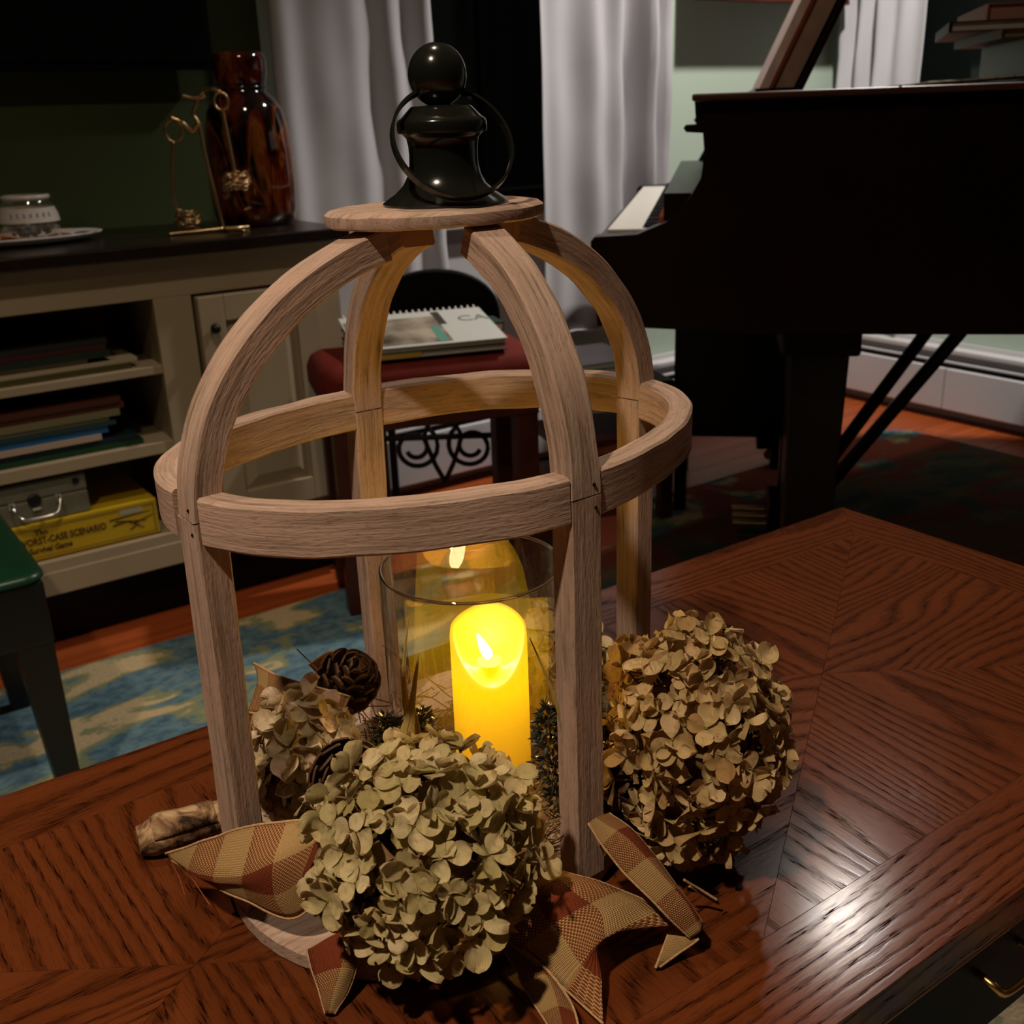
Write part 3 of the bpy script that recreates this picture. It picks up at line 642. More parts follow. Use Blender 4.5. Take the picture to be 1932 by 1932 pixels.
for q in range(60):
    a, r_ = rr.random()*6.28, 0.034*math.sqrt(rr.random()); pm.sphere(jc+Vector((r_*math.cos(a), r_*math.sin(a), 0.009+0.014*rr.random())), 0.004, 7, 5)
o = obj('gravel_fill', pm, M['pebble'], t, smooth=True); o['kind'] = 'stuff'
def shell(label, c, s, m_, name='seashell'):
    c = Vector(c); t = thing(name, label, 'shell', c, 'shells on the white plate')
    rows = []
    for i in range(9):
        u = i/8; row = []
        for j in range(17):
            a = PI*j/16; rb = 1+0.05*math.cos(j*2.0*PI/2); R_ = s*math.sin(PI*0.5*min(1, u*1.02))*rb
            row.append(c+Vector((R_*math.cos(a)*1.3-0.3*s, R_*math.sin(a)-s*0.5, s*0.55*math.cos(PI*0.5*u)*(0.8+0.2*math.sin(a)))))
        rows.append(row)
    o = obj('valve', MB().grid(rows), m_, t, smooth=True); mo = o.modifiers.new('t', 'SOLIDIFY'); mo.thickness = s*0.08
    obj('hinge_knob', MB().sphere(c+Vector((-0.3*s, -s*0.42, s*0.35)), s*0.16, 8, 6), m_, t, smooth=True)
shell('rough orange shell in front of the glass jar', (0.385, 2.19, 0.7478), 0.030, M['coral']); shell('second orange shell at the left end of the plate', (0.335, 2.20, 0.7478), 0.026, M['coral'])
shell('pale pink shell right of the glass jar', (0.495, 2.21, 0.7478), 0.022, M['shell']); shell('small white shell propped before the orange shells', (0.42, 2.165, 0.7478), 0.013, M['porcelain'])
tag(obj('pebble', MB().sphere((0.535, 2.215, 0.7505), (0.020, 0.014, 0.006), 14, 8), M['pebble'], smooth=True), 'flat dark pebble near the right rim of the white plate', 'pebble')

# ---------------------------------------------------------------- green stool lower left
t = thing('stool', 'black stool with green leather seat between cabinet and coffee table', 'stool', (0.02, 1.63, 0))
sx0, sx1, sy0, sy1 = -0.19, 0.225, 1.42, 1.84
rows = []
for (ins, zz) in ((0.003, 0.380), (0.0, 0.383), (0.001, 0.387), (0.006, 0.391), (0.02, 0.395), (0.06, 0.399), (0.12, 0.40)):
    row = []
    for (cx_, cy_, a0) in ((sx1-0.03, sy1-0.03, 0), (sx0+0.03, sy1-0.03, PI/2), (sx0+0.03, sy0+0.03, PI), (sx1-0.03, sy0+0.03, 1.5*PI)):
        for q in range(5): row.append((cx_+(0.03-ins if ins < 0.03 else 0.001)*math.cos(a0+q*PI/8) - (0 if ins < 0.03 else math.copysign(ins-0.03, cx_-0.02)), cy_+(0.03-ins if ins < 0.03 else 0.001)*math.sin(a0+q*PI/8) - (0 if ins < 0.03 else math.copysign(ins-0.03, cy_-1.63)), zz))
    rows.append(row)
mb = MB().grid(rows, closed=True); n0 = len(mb.v); mb.f.append(list(range(n0-20, n0))); mb.uv.append(None)
obj('seat', mb, M['greenleather'], t, smooth='auto')
obj('apron', MB().box(sx0+0.006, sx1-0.006, sy0+0.006, sy1-0.006, 0.29, 0.380), M['blackwood'], t, bevel=0.003)
for x, y in ((sx0, sy0), (sx1, sy0), (sx1, sy1), (sx0, sy1)):
    dx = math.copysign(1, 0.02-x); dy = math.copysign(1, 1.63-y); x += 0.008*dx; y += 0.008*dy
    a, b_ = 0.05, 0.028
    vs = [(x, y, 0.011), (x+b_*dx, y, 0.011), (x+b_*dx, y+b_*dy, 0.011), (x, y+b_*dy, 0.011), (x, y, 0.33), (x+a*dx, y, 0.33), (x+a*dx, y+a*dy, 0.33), (x, y+a*dy, 0.33)]
    obj('leg', MB().hexa(vs), M['blackwood'], t)

# ---------------------------------------------------------------- coffee table
TX0, TX1, TY0, TY1, TZ = -0.212, 0.971, 0.253, 0.735, 0.5
ct = thing('coffee_table', 'dark red oak coffee table with mitred inlaid top', 'table', (0.38, 0.494, 0))
IX0, IX1, IY0, IY1 = -0.152, 0.910, 0.3165, 0.6715
def slab(name, poly, gdir, z0, z1, mat, parent, bev=0.0006):
    g = Vector((gdir[0], gdir[1], 0)).normalized(); q = Vector((-g.y, g.x, 0))
    cen = Vector((sum(p[0] for p in poly)/len(poly), sum(p[1] for p in poly)/len(poly), 0))
    ins = []
    for p in poly:
        d = Vector((p[0], p[1], 0))-cen; ins.append(cen+d*(1-0.00012/max(d.length, 0.01)))
    vs = [(p.x, p.y, z0) for p in ins]+[(p.x, p.y, z1) for p in ins]; n = len(ins)
    fs = [tuple(range(n-1,-1,-1)), tuple(range(n, 2*n))]+[(i,(i+1)%n,n+(i+1)%n,n+i) for i in range(n)]
    ou, ov = rnd.random()*3, rnd.random()*3
    uvs = [[(Vector(vs[k]).dot(g)+ou, Vector(vs[k]).dot(q)+ov+vs[k][2]*0.9) for k in f] for f in fs]
    return obj(name, MB().add(vs, fs, uvs), mat, parent, bevel=bev, seg=1)
O_ = [(TX0, TY0), (TX1, TY0), (TX1, TY1), (TX0, TY1)]; I_ = [(IX0, IY0), (IX1, IY0), (IX1, IY1), (IX0, IY1)]
for i in range(4):
    j = (i+1) % 4; slab('border_board', [O_[i], O_[j], I_[j], I_[i]], (1, 0) if i % 2 == 0 else (0, 1), 0.475, TZ, M['oak'], ct, 0.0002)
for (a, b_) in ((IX0, (IX0+IX1)/2), ((IX0+IX1)/2, IX1)):
    cx_, cy_ = (a+b_)/2, (IY0+IY1)/2
    P4 = [(a, IY0), (b_, IY0), (b_, IY1), (a, IY1)]
    for i in range(4): slab('veneer_panel', [P4[i], P4[(i+1) % 4], (cx_, cy_)], (0, 1) if i % 2 == 0 else (1, 0), 0.485, TZ, M['oak'], ct, 0.00015)
obj('substrate', MB().box(IX0, IX1, IY0, IY1, 0.475, 0.484), M['dark_oak'], ct)
ap = MB()
for q in ((TX0+0.02, TX1-0.02, TY0+0.016, TY0+0.034), (TX0+0.02, TX1-0.02, TY1-0.034, TY1-0.016), (TX0+0.02, TX0+0.038, TY0+0.034, TY1-0.034), (TX1-0.038, TX1-0.02, TY0+0.034, TY1-0.034)):
    obj('apron', MB().box(q[0], q[1], q[2], q[3], 0.375, 0.475), M['dark_oak'], ct, bevel=0.001)
obj('edge_bead', MB().tube([(TX0+0.004, TY0+0.0015, 0.4732), (TX1-0.004, TY0+0.0015, 0.4732)], 0.0018, 8), M['bead'], ct, smooth=True)
for x0, x1 in ((-0.15, 0.37), (0.39, 0.91)):
    d = obj('drawer', MB().box(x0, x1, TY0+0.008, TY0+0.0158, 0.385, 0.464), M['dark_oak'], ct, bevel=0.002)
    xm = (x0+x1)/2 if x0 < 0 else 0.535
    pts = [(xm-0.022, TY0+0.010, 0.440), (xm-0.022, TY0-0.002, 0.438), (xm-0.014, TY0-0.006, 0.431), (xm+0.014, TY0-0.006, 0.431), (xm+0.022, TY0-0.002, 0.438), (xm+0.022, TY0+0.010, 0.440)]
    obj('drawer_pull', MB().tube([catmull(pts, i/24) for i in range(25)], 0.0026, 7), M['brass'], d, smooth=True)
for x in (TX0+0.02, TX1-0.08):
    for y in (TY0+0.016, TY1-0.076): obj('leg', MB().box(x, x+0.06, y, y+0.06, 0.011, 0.476), M['dark_oak'], ct, bevel=0.003)

# ---------------------------------------------------------------- lantern
LC = Vector((0.322, 0.532, 0.5)); FCN = HR*0.006+Vector((0.315, 0.5235, 0))
def rrad(th): return 0.146-0.0025*math.cos(th)+0.0025*math.sin(th)+0.023*math.cos(2*th)+0.0015*math.sin(2*th)+0.0025*math.sin(3*th)+0.003*math.cos(4*th)
def brad(th): return 0.151-0.003*math.cos(th)+0.004*math.sin(th)+0.018*math.cos(2*th)+0.021*math.sin(2*th)
lan = thing('lantern', 'birdcage lantern of pale weathered wood with black finial on the coffee table', 'lantern', LC)
def band(rad, th0, th1, z0, z1, t, n=24, ch=0.0016):
    sec = [(0, z0+ch), (0, z1-ch), (-ch, z1), (-t+ch, z1), (-t, z1-ch), (-t, z0+ch), (-t+ch, z0), (-ch, z0)]
    per = [0.0]
    for i in range(8):
        a, b_ = sec[i], sec[(i+1) % 8]; per.append(per[-1]+math.hypot(a[0]-b_[0], a[1]-b_[1]))
    rows = []; L_ = []; acc = 0; pv = None
    for i in range(n+1):
        th = th0+(th1-th0)*i/n; r = rad(th); c_, s_ = math.cos(th), math.sin(th)
        row = [Vector((LC.x+(r+d)*c_, LC.y+(r+d)*s_, zz)) for d, zz in sec]
        if pv is not None: acc += (row[0]-pv).length
        pv = row[0]; L_.append(acc); rows.append(row)
    mb = MB().grid(rows, True, lambda i, j: (L_[i], per[j]))
    mb.add(rows[0], [tuple(range(7,-1,-1))], [[(p.z*0.3, (p-rows[0][0]).length) for p in rows[0][::-1]]])
    mb.add(rows[-1], [tuple(range(8))], [[(p.z*0.3, (p-rows[-1][0]).length) for p in rows[-1]]])
    return mb
def rough(o, amp=0.0005, sc=70):
    me = o.data
    for v in me.vertices:
        p = Vector(v.co); v.co = p+Vector((noise.noise(p*sc), noise.noise(p*sc+Vector((9,0,0))), noise.noise(p*sc+Vector((0,9,0)))))*amp
PT = [math.radians(a) for a in (-173.5, -88, 5, 89)]; RZ0, RZ1, JZ = 0.7395, 0.7655, 0.7525
PW = 0.0215; PD = 0.017
# base board
n = 72; rows = []
for (d, zz) in ((-0.1, 0.5), (-0.002, 0.5), (0, 0.5015), (0, 0.5100), (-0.002, 0.512), (-0.03, 0.512), (-0.07, 0.512), (-0.11, 0.512)):
    rows.append([Vector((LC.x+max(brad(2*PI*j/n)+d, 0.002)*math.cos(2*PI*j/n), LC.y+max(brad(2*PI*j/n)+d, 0.002)*math.sin(2*PI*j/n), zz)) for j in range(n)])
mb = MB().grid(rows, True, lambda i, j: (rows[i][j % n].x+ (0.3 if i in (2,) else 0), rows[i][j % n].y+rows[i][j % n].z*0.7))
mb.f.append([7*n+j for j in range(n)]); mb.uv.append([(rows[7][j].x, rows[7][j].y) for j in range(n)])
mb.f.append([j for j in range(n-1,-1,-1)]); mb.uv.append([(rows[0][j].x, rows[0][j].y) for j in range(n-1,-1,-1)])
obj('base_board', mb, M['lantern_wood'], lan, smooth='auto')
# posts, ring segments, ribs
def frame_at(th, rad):
    rdir = Vector((math.cos(th), math.sin(th), 0)); tdir = Vector((-math.sin(th), math.cos(th), 0))
    return rdir, tdir, LC.xy.to_3d()+rdir*rad(th)
def bar(path, rdir_list, w_, d_, seg_caps=True, ch=0.0012):
    # path: outer-face centre points; rdir_list: outward normals
    rows = []; L_ = [0]
    h2 = w_/2
    sec = [(-h2+ch, 0), (h2-ch, 0), (h2, -ch), (h2, -d_+ch), (h2-ch, -d_), (-h2+ch, -d_), (-h2, -d_+ch), (-h2, -ch)]
    per = [0.0]
    for i in range(8):
        a, b_ = sec[i], sec[(i+1) % 8]; per.append(per[-1]+math.hypot(a[0]-b_[0], a[1]-b_[1]))
    for i, (p, (nn, tt)) in enumerate(zip(path, rdir_list)):
        rows.append([p+tt*a+nn*b_ for a, b_ in sec])
        if i: L_.append(L_[-1]+(path[i]-path[i-1]).length)
    mb = MB().grid(rows, True, lambda i, j: (L_[i], per[j]))
    mb.add(rows[0], [tuple(range(7,-1,-1))], [[(q.x*0.2, q.y) for q in rows[0][::-1]]])
    mb.add(rows[-1], [tuple(range(8))], [[(q.x*0.2, q.y) for q in rows[-1]]])
    return mb
def post_pt(th, f):   # f 0 at base, 1 at ring
    r = brad(th)*(1-f)+rrad(th)*f
    return r
for k_, th in enumerate(PT):
    rd, td, _ = frame_at(th, rrad)
    N = 14; path = []
    for i in range(N+1):
        f = i/N; zz = 0.512+(JZ-0.0004-0.512)*f; path.append(LC.xy.to_3d()+rd*min(post_pt(th, f), post_pt(th, 1)+0.004)+Vector((0, 0, zz)))
    o = obj('post', bar(path, [(rd, td)]*(N+1), PW, PD), M['lantern_wood'], lan, smooth='auto'); rough(o, 0.0006, 45)
    # rib: quarter ellipse from the joint to the top board
    r0 = rrad(th); Hh = 0.1385; n2 = 30; path = []; nr = []
    cen = FCN.xy.to_3d(); foot = LC.xy.to_3d()+rd*r0; hd = (foot-cen); R0 = hd.length; hd.normalize(); t2 = Vector((-hd.y, hd.x, 0))
    for i in range(n2+1):
        ph = math.radians(74)*i/n2; p = cen+hd*(R0*math.cos(ph))+Vector((0, 0, JZ+0.0004+Hh*math.sin(ph)))
        nn = (hd*(math.cos(ph)/R0)+Vector((0, 0, math.sin(ph)/Hh))).normalized(); path.append(p); nr.append((nn, t2))
    o = obj('rib', bar(path, nr, PW, PD), M['lantern_wood'], lan, smooth='auto'); rough(o, 0.0007, 45)
    for (za, ta) in ((0.006, 0.005), (-0.007, 0.006)):
        hole = foot+td*ta+Vector((0, 0, JZ+za))+rd*0.0001
        o = obj('nail_hole', MB().sphere(hole, (0.0011, 0.0011, 0.0009), 8, 6), M['dark_oak'], lan)
for k_ in range(4):
    a, b_ = PT[k_], PT[(k_+1) % 4]
    if b_ < a: b_ += 2*PI
    ga, gb = (PW/2+0.0003)/rrad(a), (PW/2+0.0003)/rrad(b_)
    o = obj('ring_segment', band(rrad, a+ga, b_-gb, RZ0, RZ1, 0.0155, 36), M['lantern_wood'], lan, smooth='auto'); rough(o, 0.0008, 40)
# top board (oval)
n = 64; rows = []; TA, TB = 0.0655, 0.0475; TC = Vector((0.318, 0.527, 0))
for (d, zz) in ((-0.05, 0.8857), (-0.0035, 0.8857), (-0.0005, 0.887), (0, 0.889), (-0.0003, 0.8925), (-0.003, 0.8945), (-0.008, 0.8952), (-0.05, 0.8952)):
    rows.append([Vector((TC.x+(TA+d)*math.cos(2*PI*j/n), TC.y+(TB+d)*math.sin(2*PI*j/n), zz)) for j in range(n)])
mb = MB().grid(rows, True, lambda i, j: (rows[i][j % n].x+rows[i][j % n].z*3, rows[i][j % n].y))
mb.f.append([7*n+j for j in range(n)]); mb.uv.append([(rows[7][j].x, rows[7][j].y) for j in range(n)])
mb.f.append([j for j in range(n-1,-1,-1)]); mb.uv.append([(rows[0][j].x, rows[0][j].y) for j in range(n-1,-1,-1)])
o = obj('top_board', mb, M['lantern_wood'], lan, smooth='auto'); rough(o, 0.0004, 90)
# finial
fz = 0.8952; fc = Vector((FCN.x, FCN.y, 0))
prof = [(0.0005, fz), (0.0345, fz), (0.0347, fz+0.0012), (0.0322, fz+0.0032), (0.0275, fz+0.0062), (0.0228, fz+0.0105), (0.0200, fz+0.0155), (0.0188, fz+0.021), (0.0186, fz+0.026), (0.0188, fz+0.0305), (0.0196, fz+0.0345), (0.0218, fz+0.0367), (0.0238, fz+0.0372), (0.0243, fz+0.0385), (0.0243, fz+0.0425), (0.0236, fz+0.0438), (0.0215, fz+0.0452), (0.0185, fz+0.0482), (0.0165, fz+0.0502), (0.0157, fz+0.0506), (0.009, fz+0.0509), (0.006, fz+0.0513), (0.006, fz+0.0535)]
fin = obj('finial', MB().lathe(prof, fc, 56), M['black_metal'], lan, smooth='auto')
fin['label'] = 'black enamelled finial base'
obj('finial_ball', MB().sphere(fc-HR*0.001+Vector((0, 0, 0.9612)), (0.0156, 0.0156, 0.0161), 40, 24), M['black_metal'], lan, smooth=True)
rc = fc+HR*0.0062+Vector((0, 0, 0.9275))-HF*0.0165; ru = (HR*0.93+HF*0.30+Vector((0, 0, -0.10))).normalized()
rv = (Vector((0, 0, -1.0))-HF*0.62+HR*0.22); rv = (rv-ru*rv.dot(ru)).normalized(); rn = ru.cross(rv).normalized()
rows = []
for i in range(73):
    an = 2*PI*i/72; d = ru*math.cos(an)+rv*math.sin(an)
    rows.append([rc+d*(0.0325+a)+rn*b_ for a, b_ in ((0.0008, 0.0022), (0.0008, -0.0022), (-0.0008, -0.0022), (-0.0008, 0.0022))])
obj('carrying_ring', MB().grid(rows, True), M['black_metal'], lan, smooth='auto')['label'] = 'thin black metal ring handle'

# hurricane glass and candle
gc = Vector((0.324, 0.5195, 0.512)); gr = 0.0575; gt = 0.0022; gh = 0.1645
hg = thing('hurricane_glass', 'clear glass cylinder around the lit candle inside the lantern', 'candle holder', gc)
obj('cylinder', MB().lathe([(gr-0.0005, 0.0), (gr, 0.0015), (gr, gh-0.001), (gr-0.0006, gh), (gr-gt+0.0006, gh), (gr-gt, gh-0.001), (gr-gt, 0.004), (0.0005, 0.004)], gc, 96, cap=False).lathe([(0.0005, 0), (gr-0.0005, 0)], gc, 96, cap=False), M['glass'], hg, smooth='auto')
rim = glass_mat('light_piping_rim', 0.75, (1, 0.95, 0.8))  # strong reflectance and warm tint stand in for candle light piped to the edge
obj('rim', MB().lathe([(gr-gt/2+0.0011*math.cos(a*PI/4), gh+0.0006+0.0011*math.sin(a*PI/4)) for a in range(9)], gc, 96, cap=False), rim, hg, smooth=True)
cc = Vector((0.3405, 0.5285, 0.5162)); cr = 0.0258; ch = 0.1165
M['wax'] = wax_mat(cc.z+ch-0.028, cc.z)
cd = thing('candle', 'glowing cream LED pillar candle with scooped rim inside the glass', 'candle', cc)
toward = -HF; front = math.atan2(toward.y, toward.x)
def rimz(a):   # a: angle from the camera side
    a = (a+PI) % (2*PI)-PI
    back = 0.0080*math.exp(-((abs(a)-PI)/0.85)**2)          # hump behind
    scoop = -0.0310*(0.5+0.5*math.cos(min(abs(a-0.10)/1.75, 1)*PI))
    return ch-0.0085+back+scoop+0.0008*math.sin(3*a+1)
n = 72; rows = []
for i in range(26):
    f = i/25; rows.append([])
    for j in range(n):
        a = 2*PI*j/n; top = rimz(a-front); zz = 0.002+(top-0.002)*f; r = cr*(1-0.012*f) if f < 0.97 else cr*0.965
        rows[-1].append(cc+Vector((r*math.cos(a), r*math.sin(a), zz)))
for (rf, dz) in ((0.9, -0.0008), (0.84, -0.004)):
    rows.append([cc+Vector((cr*rf*math.cos(2*PI*j/n), cr*rf*math.sin(2*PI*j/n), rimz(2*PI*j/n-front)+dz)) for j in range(n)])
bz = 0.0835
for rf, up in ((0.74, 0.006), (0.55, 0.0015), (0.3, 0.0), (0.01, 0.0)):
    rows.append([cc+Vector((cr*rf*math.cos(2*PI*j/n), cr*rf*math.sin(2*PI*j/n), min(bz+up, rimz(2*PI*j/n-front)-0.002))) for j in range(n)])
mb = MB().grid(rows, True); mb.f.append([j for j in range(n-1,-1,-1)]); mb.uv.append(None)
obj('wax_body', mb, M['wax'], cd, smooth=True)
fl_ = cc+Vector((0, 0, bz+0.0008))-HF*0.002
obj('lens_disc', MB().lathe([(0.0005, 0), (0.0085, 0), (0.0085, 0.0012), (0.007, 0.002), (0.0005, 0.002)], fl_, 24, cap=False), emit('warm_led_lens', (1.0, 0.62, 0.10), 3.0), cd, smooth=True)
fp = [(0.0012, 0.002), (0.0035, 0.005), (0.0042, 0.008), (0.0034, 0.012), (0.0020, 0.0165), (0.0006, 0.0205)]
rows = [[fl_+HR*(-0.001-0.006*max(0, (zz-0.006))/0.0145)+Vector((r*math.cos(2*PI*j/12)*0.95, r*math.sin(2*PI*j/12)*0.95, zz)) for j in range(12)] for r, zz in fp]
obj('flame', MB().grid(rows, True), emit('led_flame', (1.0, 0.80, 0.36), 14.0), cd, smooth=True)
d = bpy.data.lights.new('candle_glow', 'POINT'); d.energy = 0.5; d.color = (1.0, 0.60, 0.12); d.shadow_soft_size = 0.006
o = bpy.data.objects.new('candle_glow', d); o.matrix_basis = Matrix.Translation(fl_+Vector((0, 0, 0.013))-HF*0.004); put(o)

# ---------------------------------------------------------------- dried hydrangeas
def petal_mesh(name, L, W, cup, curl, seed, mat):
    r = random.Random(seed); rows = []; nu, nv = 9, 6
    tw = (r.random()-0.5)*0.5
    for i in range(nu+1):
        u = i/nu; wv = W*(math.sqrt(max(0.0, 1-((u-0.56)/0.445)**2)) if u > 0.56 else 0.14+0.86*math.sin(PI/2*u/0.56)**0.9)
        row = []
        for j in range(nv+1):
            v = 2*j/nv-1
            x = L*(u-0.05*v*v*u); y_ = wv*v*0.5
            zz = cup*L*(v*v)*0.45*(0.4+u)+curl*L*(u*u)*0.5+0.06*L*math.sin(4.5*v+seed+2*u)*u+tw*y_*u
            row.append((x, y_, zz))
        rows.append(row)
    me = MB().grid(rows, False, lambda i, j: (i/nu, j/nv)).mesh(name, smooth=True)
    me.materials.append(mat); return me
def floret_core_mesh():
    mb = MB().sphere((0, 0, 0.0006), 0.0011, 6, 5)
    mb.tube([(0, 0, 0), (0.0004, 0.0003, -0.007), (0, 0, -0.015)], [0.0006, 0.0005, 0.0006], 5)
    me = mb.mesh('floret', smooth=True); me.materials.append(M['stalk']); return me
CORE = floret_core_mesh()
def hydrangea(label, c, R, nfl, mat, seed, petal=0.0125, view_bias=True, skip=None):
    c = Vector(c); R = Vector(R if isinstance(R, tuple) else (R, R, R)); r = random.Random(seed)
    t = thing('dried_hydrangea', label, 'dried flower', (c.x, c.y, c.z-R.z), 'dried hydrangea heads round the lantern')
    pms = [petal_mesh('petal', petal*(1+0.12*k), petal*(0.98+0.08*k), 0.10+0.12*k, (-0.20, 0.05, 0.18, -0.10)[k], seed*10+k, mat) for k in range(4)]
    st = MB(); inner = MB()
    # golden-angle directions
    dirs = []
    for i in range(nfl):
        zz = 1-2*(i+0.5)/nfl; a = i*2.399963+r.random()*0.35; s = math.sqrt(1-zz*zz); dirs.append(Vector((s*math.cos(a), s*math.sin(a), zz)))
    for dd in dirs:
        dd = (dd+Vector((r.gauss(0, 0.06), r.gauss(0, 0.06), r.gauss(0, 0.06)))).normalized()
        k = 0.84+0.18*r.random()-0.12*(r.random() < 0.25)
        p = c+Vector((dd.x*R.x, dd.y*R.y, dd.z*R.z))*k
        if p.z < c.z-R.z*0.93 or (skip and skip(p)): continue
        nrm = (Vector((dd.x/R.x, dd.y/R.y, dd.z/R.z)).normalized()+Vector((r.gauss(0, 0.33), r.gauss(0, 0.33), r.gauss(0, 0.33)))).normalized()
        f = bpy.data.objects.new('floret', CORE); s = 0.86+0.3*r.random()
        fm = Matrix.Translation(p) @ nrm.to_track_quat('Z', 'Y').to_matrix().to_4x4() @ Matrix.Rotation(r.random()*6.28, 4, 'Z') @ Matrix.Scale(s, 4)
        f.matrix_basis = fm; put(f, t)
        np_ = 4 if r.random() < 0.85 else 3
        lift = 0.0+0.32*r.random()
        for q in range(np_):
            o = bpy.data.objects.new('petal', pms[r.randrange(4)])
            o.matrix_basis = Matrix.Rotation(q*2*PI/np_+r.gauss(0, 0.16), 4, 'Z') @ Matrix.Translation((0.0008, 0, 0.0006+0.0005*(q % 2))) @ Matrix.Rotation(-lift+r.gauss(0, 0.22), 4, 'Y') @ Matrix.Rotation(r.gauss(0, 0.25), 4, 'X') @ Matrix.Scale(0.9+0.2*r.random(), 4)
            C.objects.link(o); o.parent = f
        st.tube([c+(p-c)*0.12, c+(p-c)*0.55+Vector((r.gauss(0, 0.003), r.gauss(0, 0.003), 0)), p-nrm*0.012*s], [0.0011, 0.0008, 0.0006], 4)
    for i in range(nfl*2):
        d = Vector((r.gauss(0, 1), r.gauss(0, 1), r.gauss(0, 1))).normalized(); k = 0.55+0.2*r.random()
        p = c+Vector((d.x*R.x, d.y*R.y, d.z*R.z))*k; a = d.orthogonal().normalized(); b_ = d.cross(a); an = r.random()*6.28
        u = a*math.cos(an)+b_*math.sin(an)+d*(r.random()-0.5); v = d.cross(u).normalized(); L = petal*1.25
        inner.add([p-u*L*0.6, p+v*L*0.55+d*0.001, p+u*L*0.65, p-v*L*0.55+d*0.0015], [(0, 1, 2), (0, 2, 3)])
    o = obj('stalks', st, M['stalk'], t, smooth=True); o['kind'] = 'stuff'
    o = obj('inner_petals', inner, M['shaded_petal'], t); o['kind'] = 'stuff'
    return t
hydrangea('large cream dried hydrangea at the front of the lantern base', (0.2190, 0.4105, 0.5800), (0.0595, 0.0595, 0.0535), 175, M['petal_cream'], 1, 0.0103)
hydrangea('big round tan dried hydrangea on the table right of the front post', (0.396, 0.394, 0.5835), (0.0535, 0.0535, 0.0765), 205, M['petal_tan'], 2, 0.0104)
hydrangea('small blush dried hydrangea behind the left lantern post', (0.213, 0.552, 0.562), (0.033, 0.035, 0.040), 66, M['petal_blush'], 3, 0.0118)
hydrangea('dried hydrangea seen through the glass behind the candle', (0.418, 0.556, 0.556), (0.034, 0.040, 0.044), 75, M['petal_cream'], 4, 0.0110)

# ---------------------------------------------------------------- checked ribbons
def sub_grid(G, nu, nv):
    cols = []
    for row in G: cols.append([catmull(row, j/nv) for j in range(nv+1)])
    return [[catmull([c[j] for c in cols], i/nu) for j in range(nv+1)] for i in range(nu+1)]
def ribbon(name, label, G, nu=36, nv=12, width=None, notch=0.0, group='checked ribbon ends around the lantern base', v0=0.0, u0=0.0, wave=0.0008, flat_w=None):
    rows = sub_grid(G, nu, nv)
    U = [0.0]
    for i in range(1, nu+1): U.append(U[-1]+(rows[i][nv//2]-rows[i-1][nv//2]).length)
    V = []
    wtot = flat_w or 0.0645
    rr = random.Random(name+label[:9])
    for i in range(nu+1):
        for j in range(nv+1):
            rows[i][j] = rows[i][j]+Vector((noise.noise(rows[i][j]*55), noise.noise(rows[i][j]*55+Vector((5,1,3))), noise.noise(rows[i][j]*55+Vector((1,8,3)))))*wave
    mb = MB().grid(rows, False, lambda i, j: (U[i]+u0+ 5*0.043, v0+wtot*j/nv))
    me = mb.mesh(name, smooth=True); me.materials.append(M['check'])
    t = thing(name, label, 'ribbon', tuple(rows[0][0]), group)
    o = obj('cloth', me, None, t); sm = o.modifiers.new('t', 'SOLIDIFY'); sm.thickness = 0.0006
    for j in (0, nv): obj('wired_edge', MB().tube([rows[i][j] for i in range(nu+1)], 0.00085, 6), M['selvage'], t, smooth=True)
    return t, rows
RIB_LEFT=[
  [(0.1195,0.5458,0.5394), (0.1203,0.5437,0.5388), (0.1211,0.5427,0.5376), (0.1218,0.5416,0.5364)],
  [(0.1381,0.5173,0.5590), (0.1272,0.5126,0.5434), (0.1306,0.5084,0.5393), (0.1335,0.5073,0.5356)],
  [(0.1551,0.4961,0.5722), (0.1400,0.4837,0.5533), (0.1406,0.4857,0.5445), (0.1427,0.4863,0.5347)],
  [(0.1722,0.4792,0.5779), (0.1567,0.4644,0.5674), (0.1544,0.4632,0.5472), (0.1596,0.4610,0.5302)],
  [(0.1921,0.4674,0.5765), (0.1829,0.4574,0.5745), (0.1695,0.4523,0.5602), (0.1747,0.4516,0.5438)]]
RIB_FRONT=[
  [(0.2662,0.3959,0.5350), (0.2777,0.3938,0.5450), (0.2836,0.3917,0.5470), (0.2874,0.3919,0.5450)],
  [(0.2550,0.3912,0.5180), (0.2691,0.3776,0.5370), (0.2848,0.3695,0.5450), (0.3050,0.3739,0.5400)],
  [(0.2580,0.3733,0.5120), (0.2707,0.3611,0.5300), (0.2929,0.3569,0.5370), (0.3216,0.3594,0.5300)],
  [(0.2621,0.3528,0.5080), (0.2720,0.3484,0.5220), (0.2884,0.3472,0.5300), (0.3310,0.3521,0.5220)],
  [(0.2665,0.3218,0.5040), (0.2779,0.3368,0.5140), (0.2889,0.3486,0.5280), (0.3420,0.3422,0.5120)]]
RIB_TAIL=[
  [(0.2544,0.3982,0.5140), (0.2567,0.3886,0.5160), (0.2567,0.3786,0.5160)],
  [(0.2518,0.3846,0.5070), (0.2603,0.3764,0.5120), (0.2597,0.3611,0.5130)],
  [(0.2474,0.3590,0.5040), (0.2571,0.3531,0.5100), (0.2581,0.3399,0.5110)],
  [(0.2433,0.3351,0.5030), (0.2468,0.3285,0.5080), (0.2526,0.3242,0.5080)],
  [(0.2353,0.3160,0.5020), (0.2395,0.3129,0.5020), (0.2456,0.3122,0.5020)]]
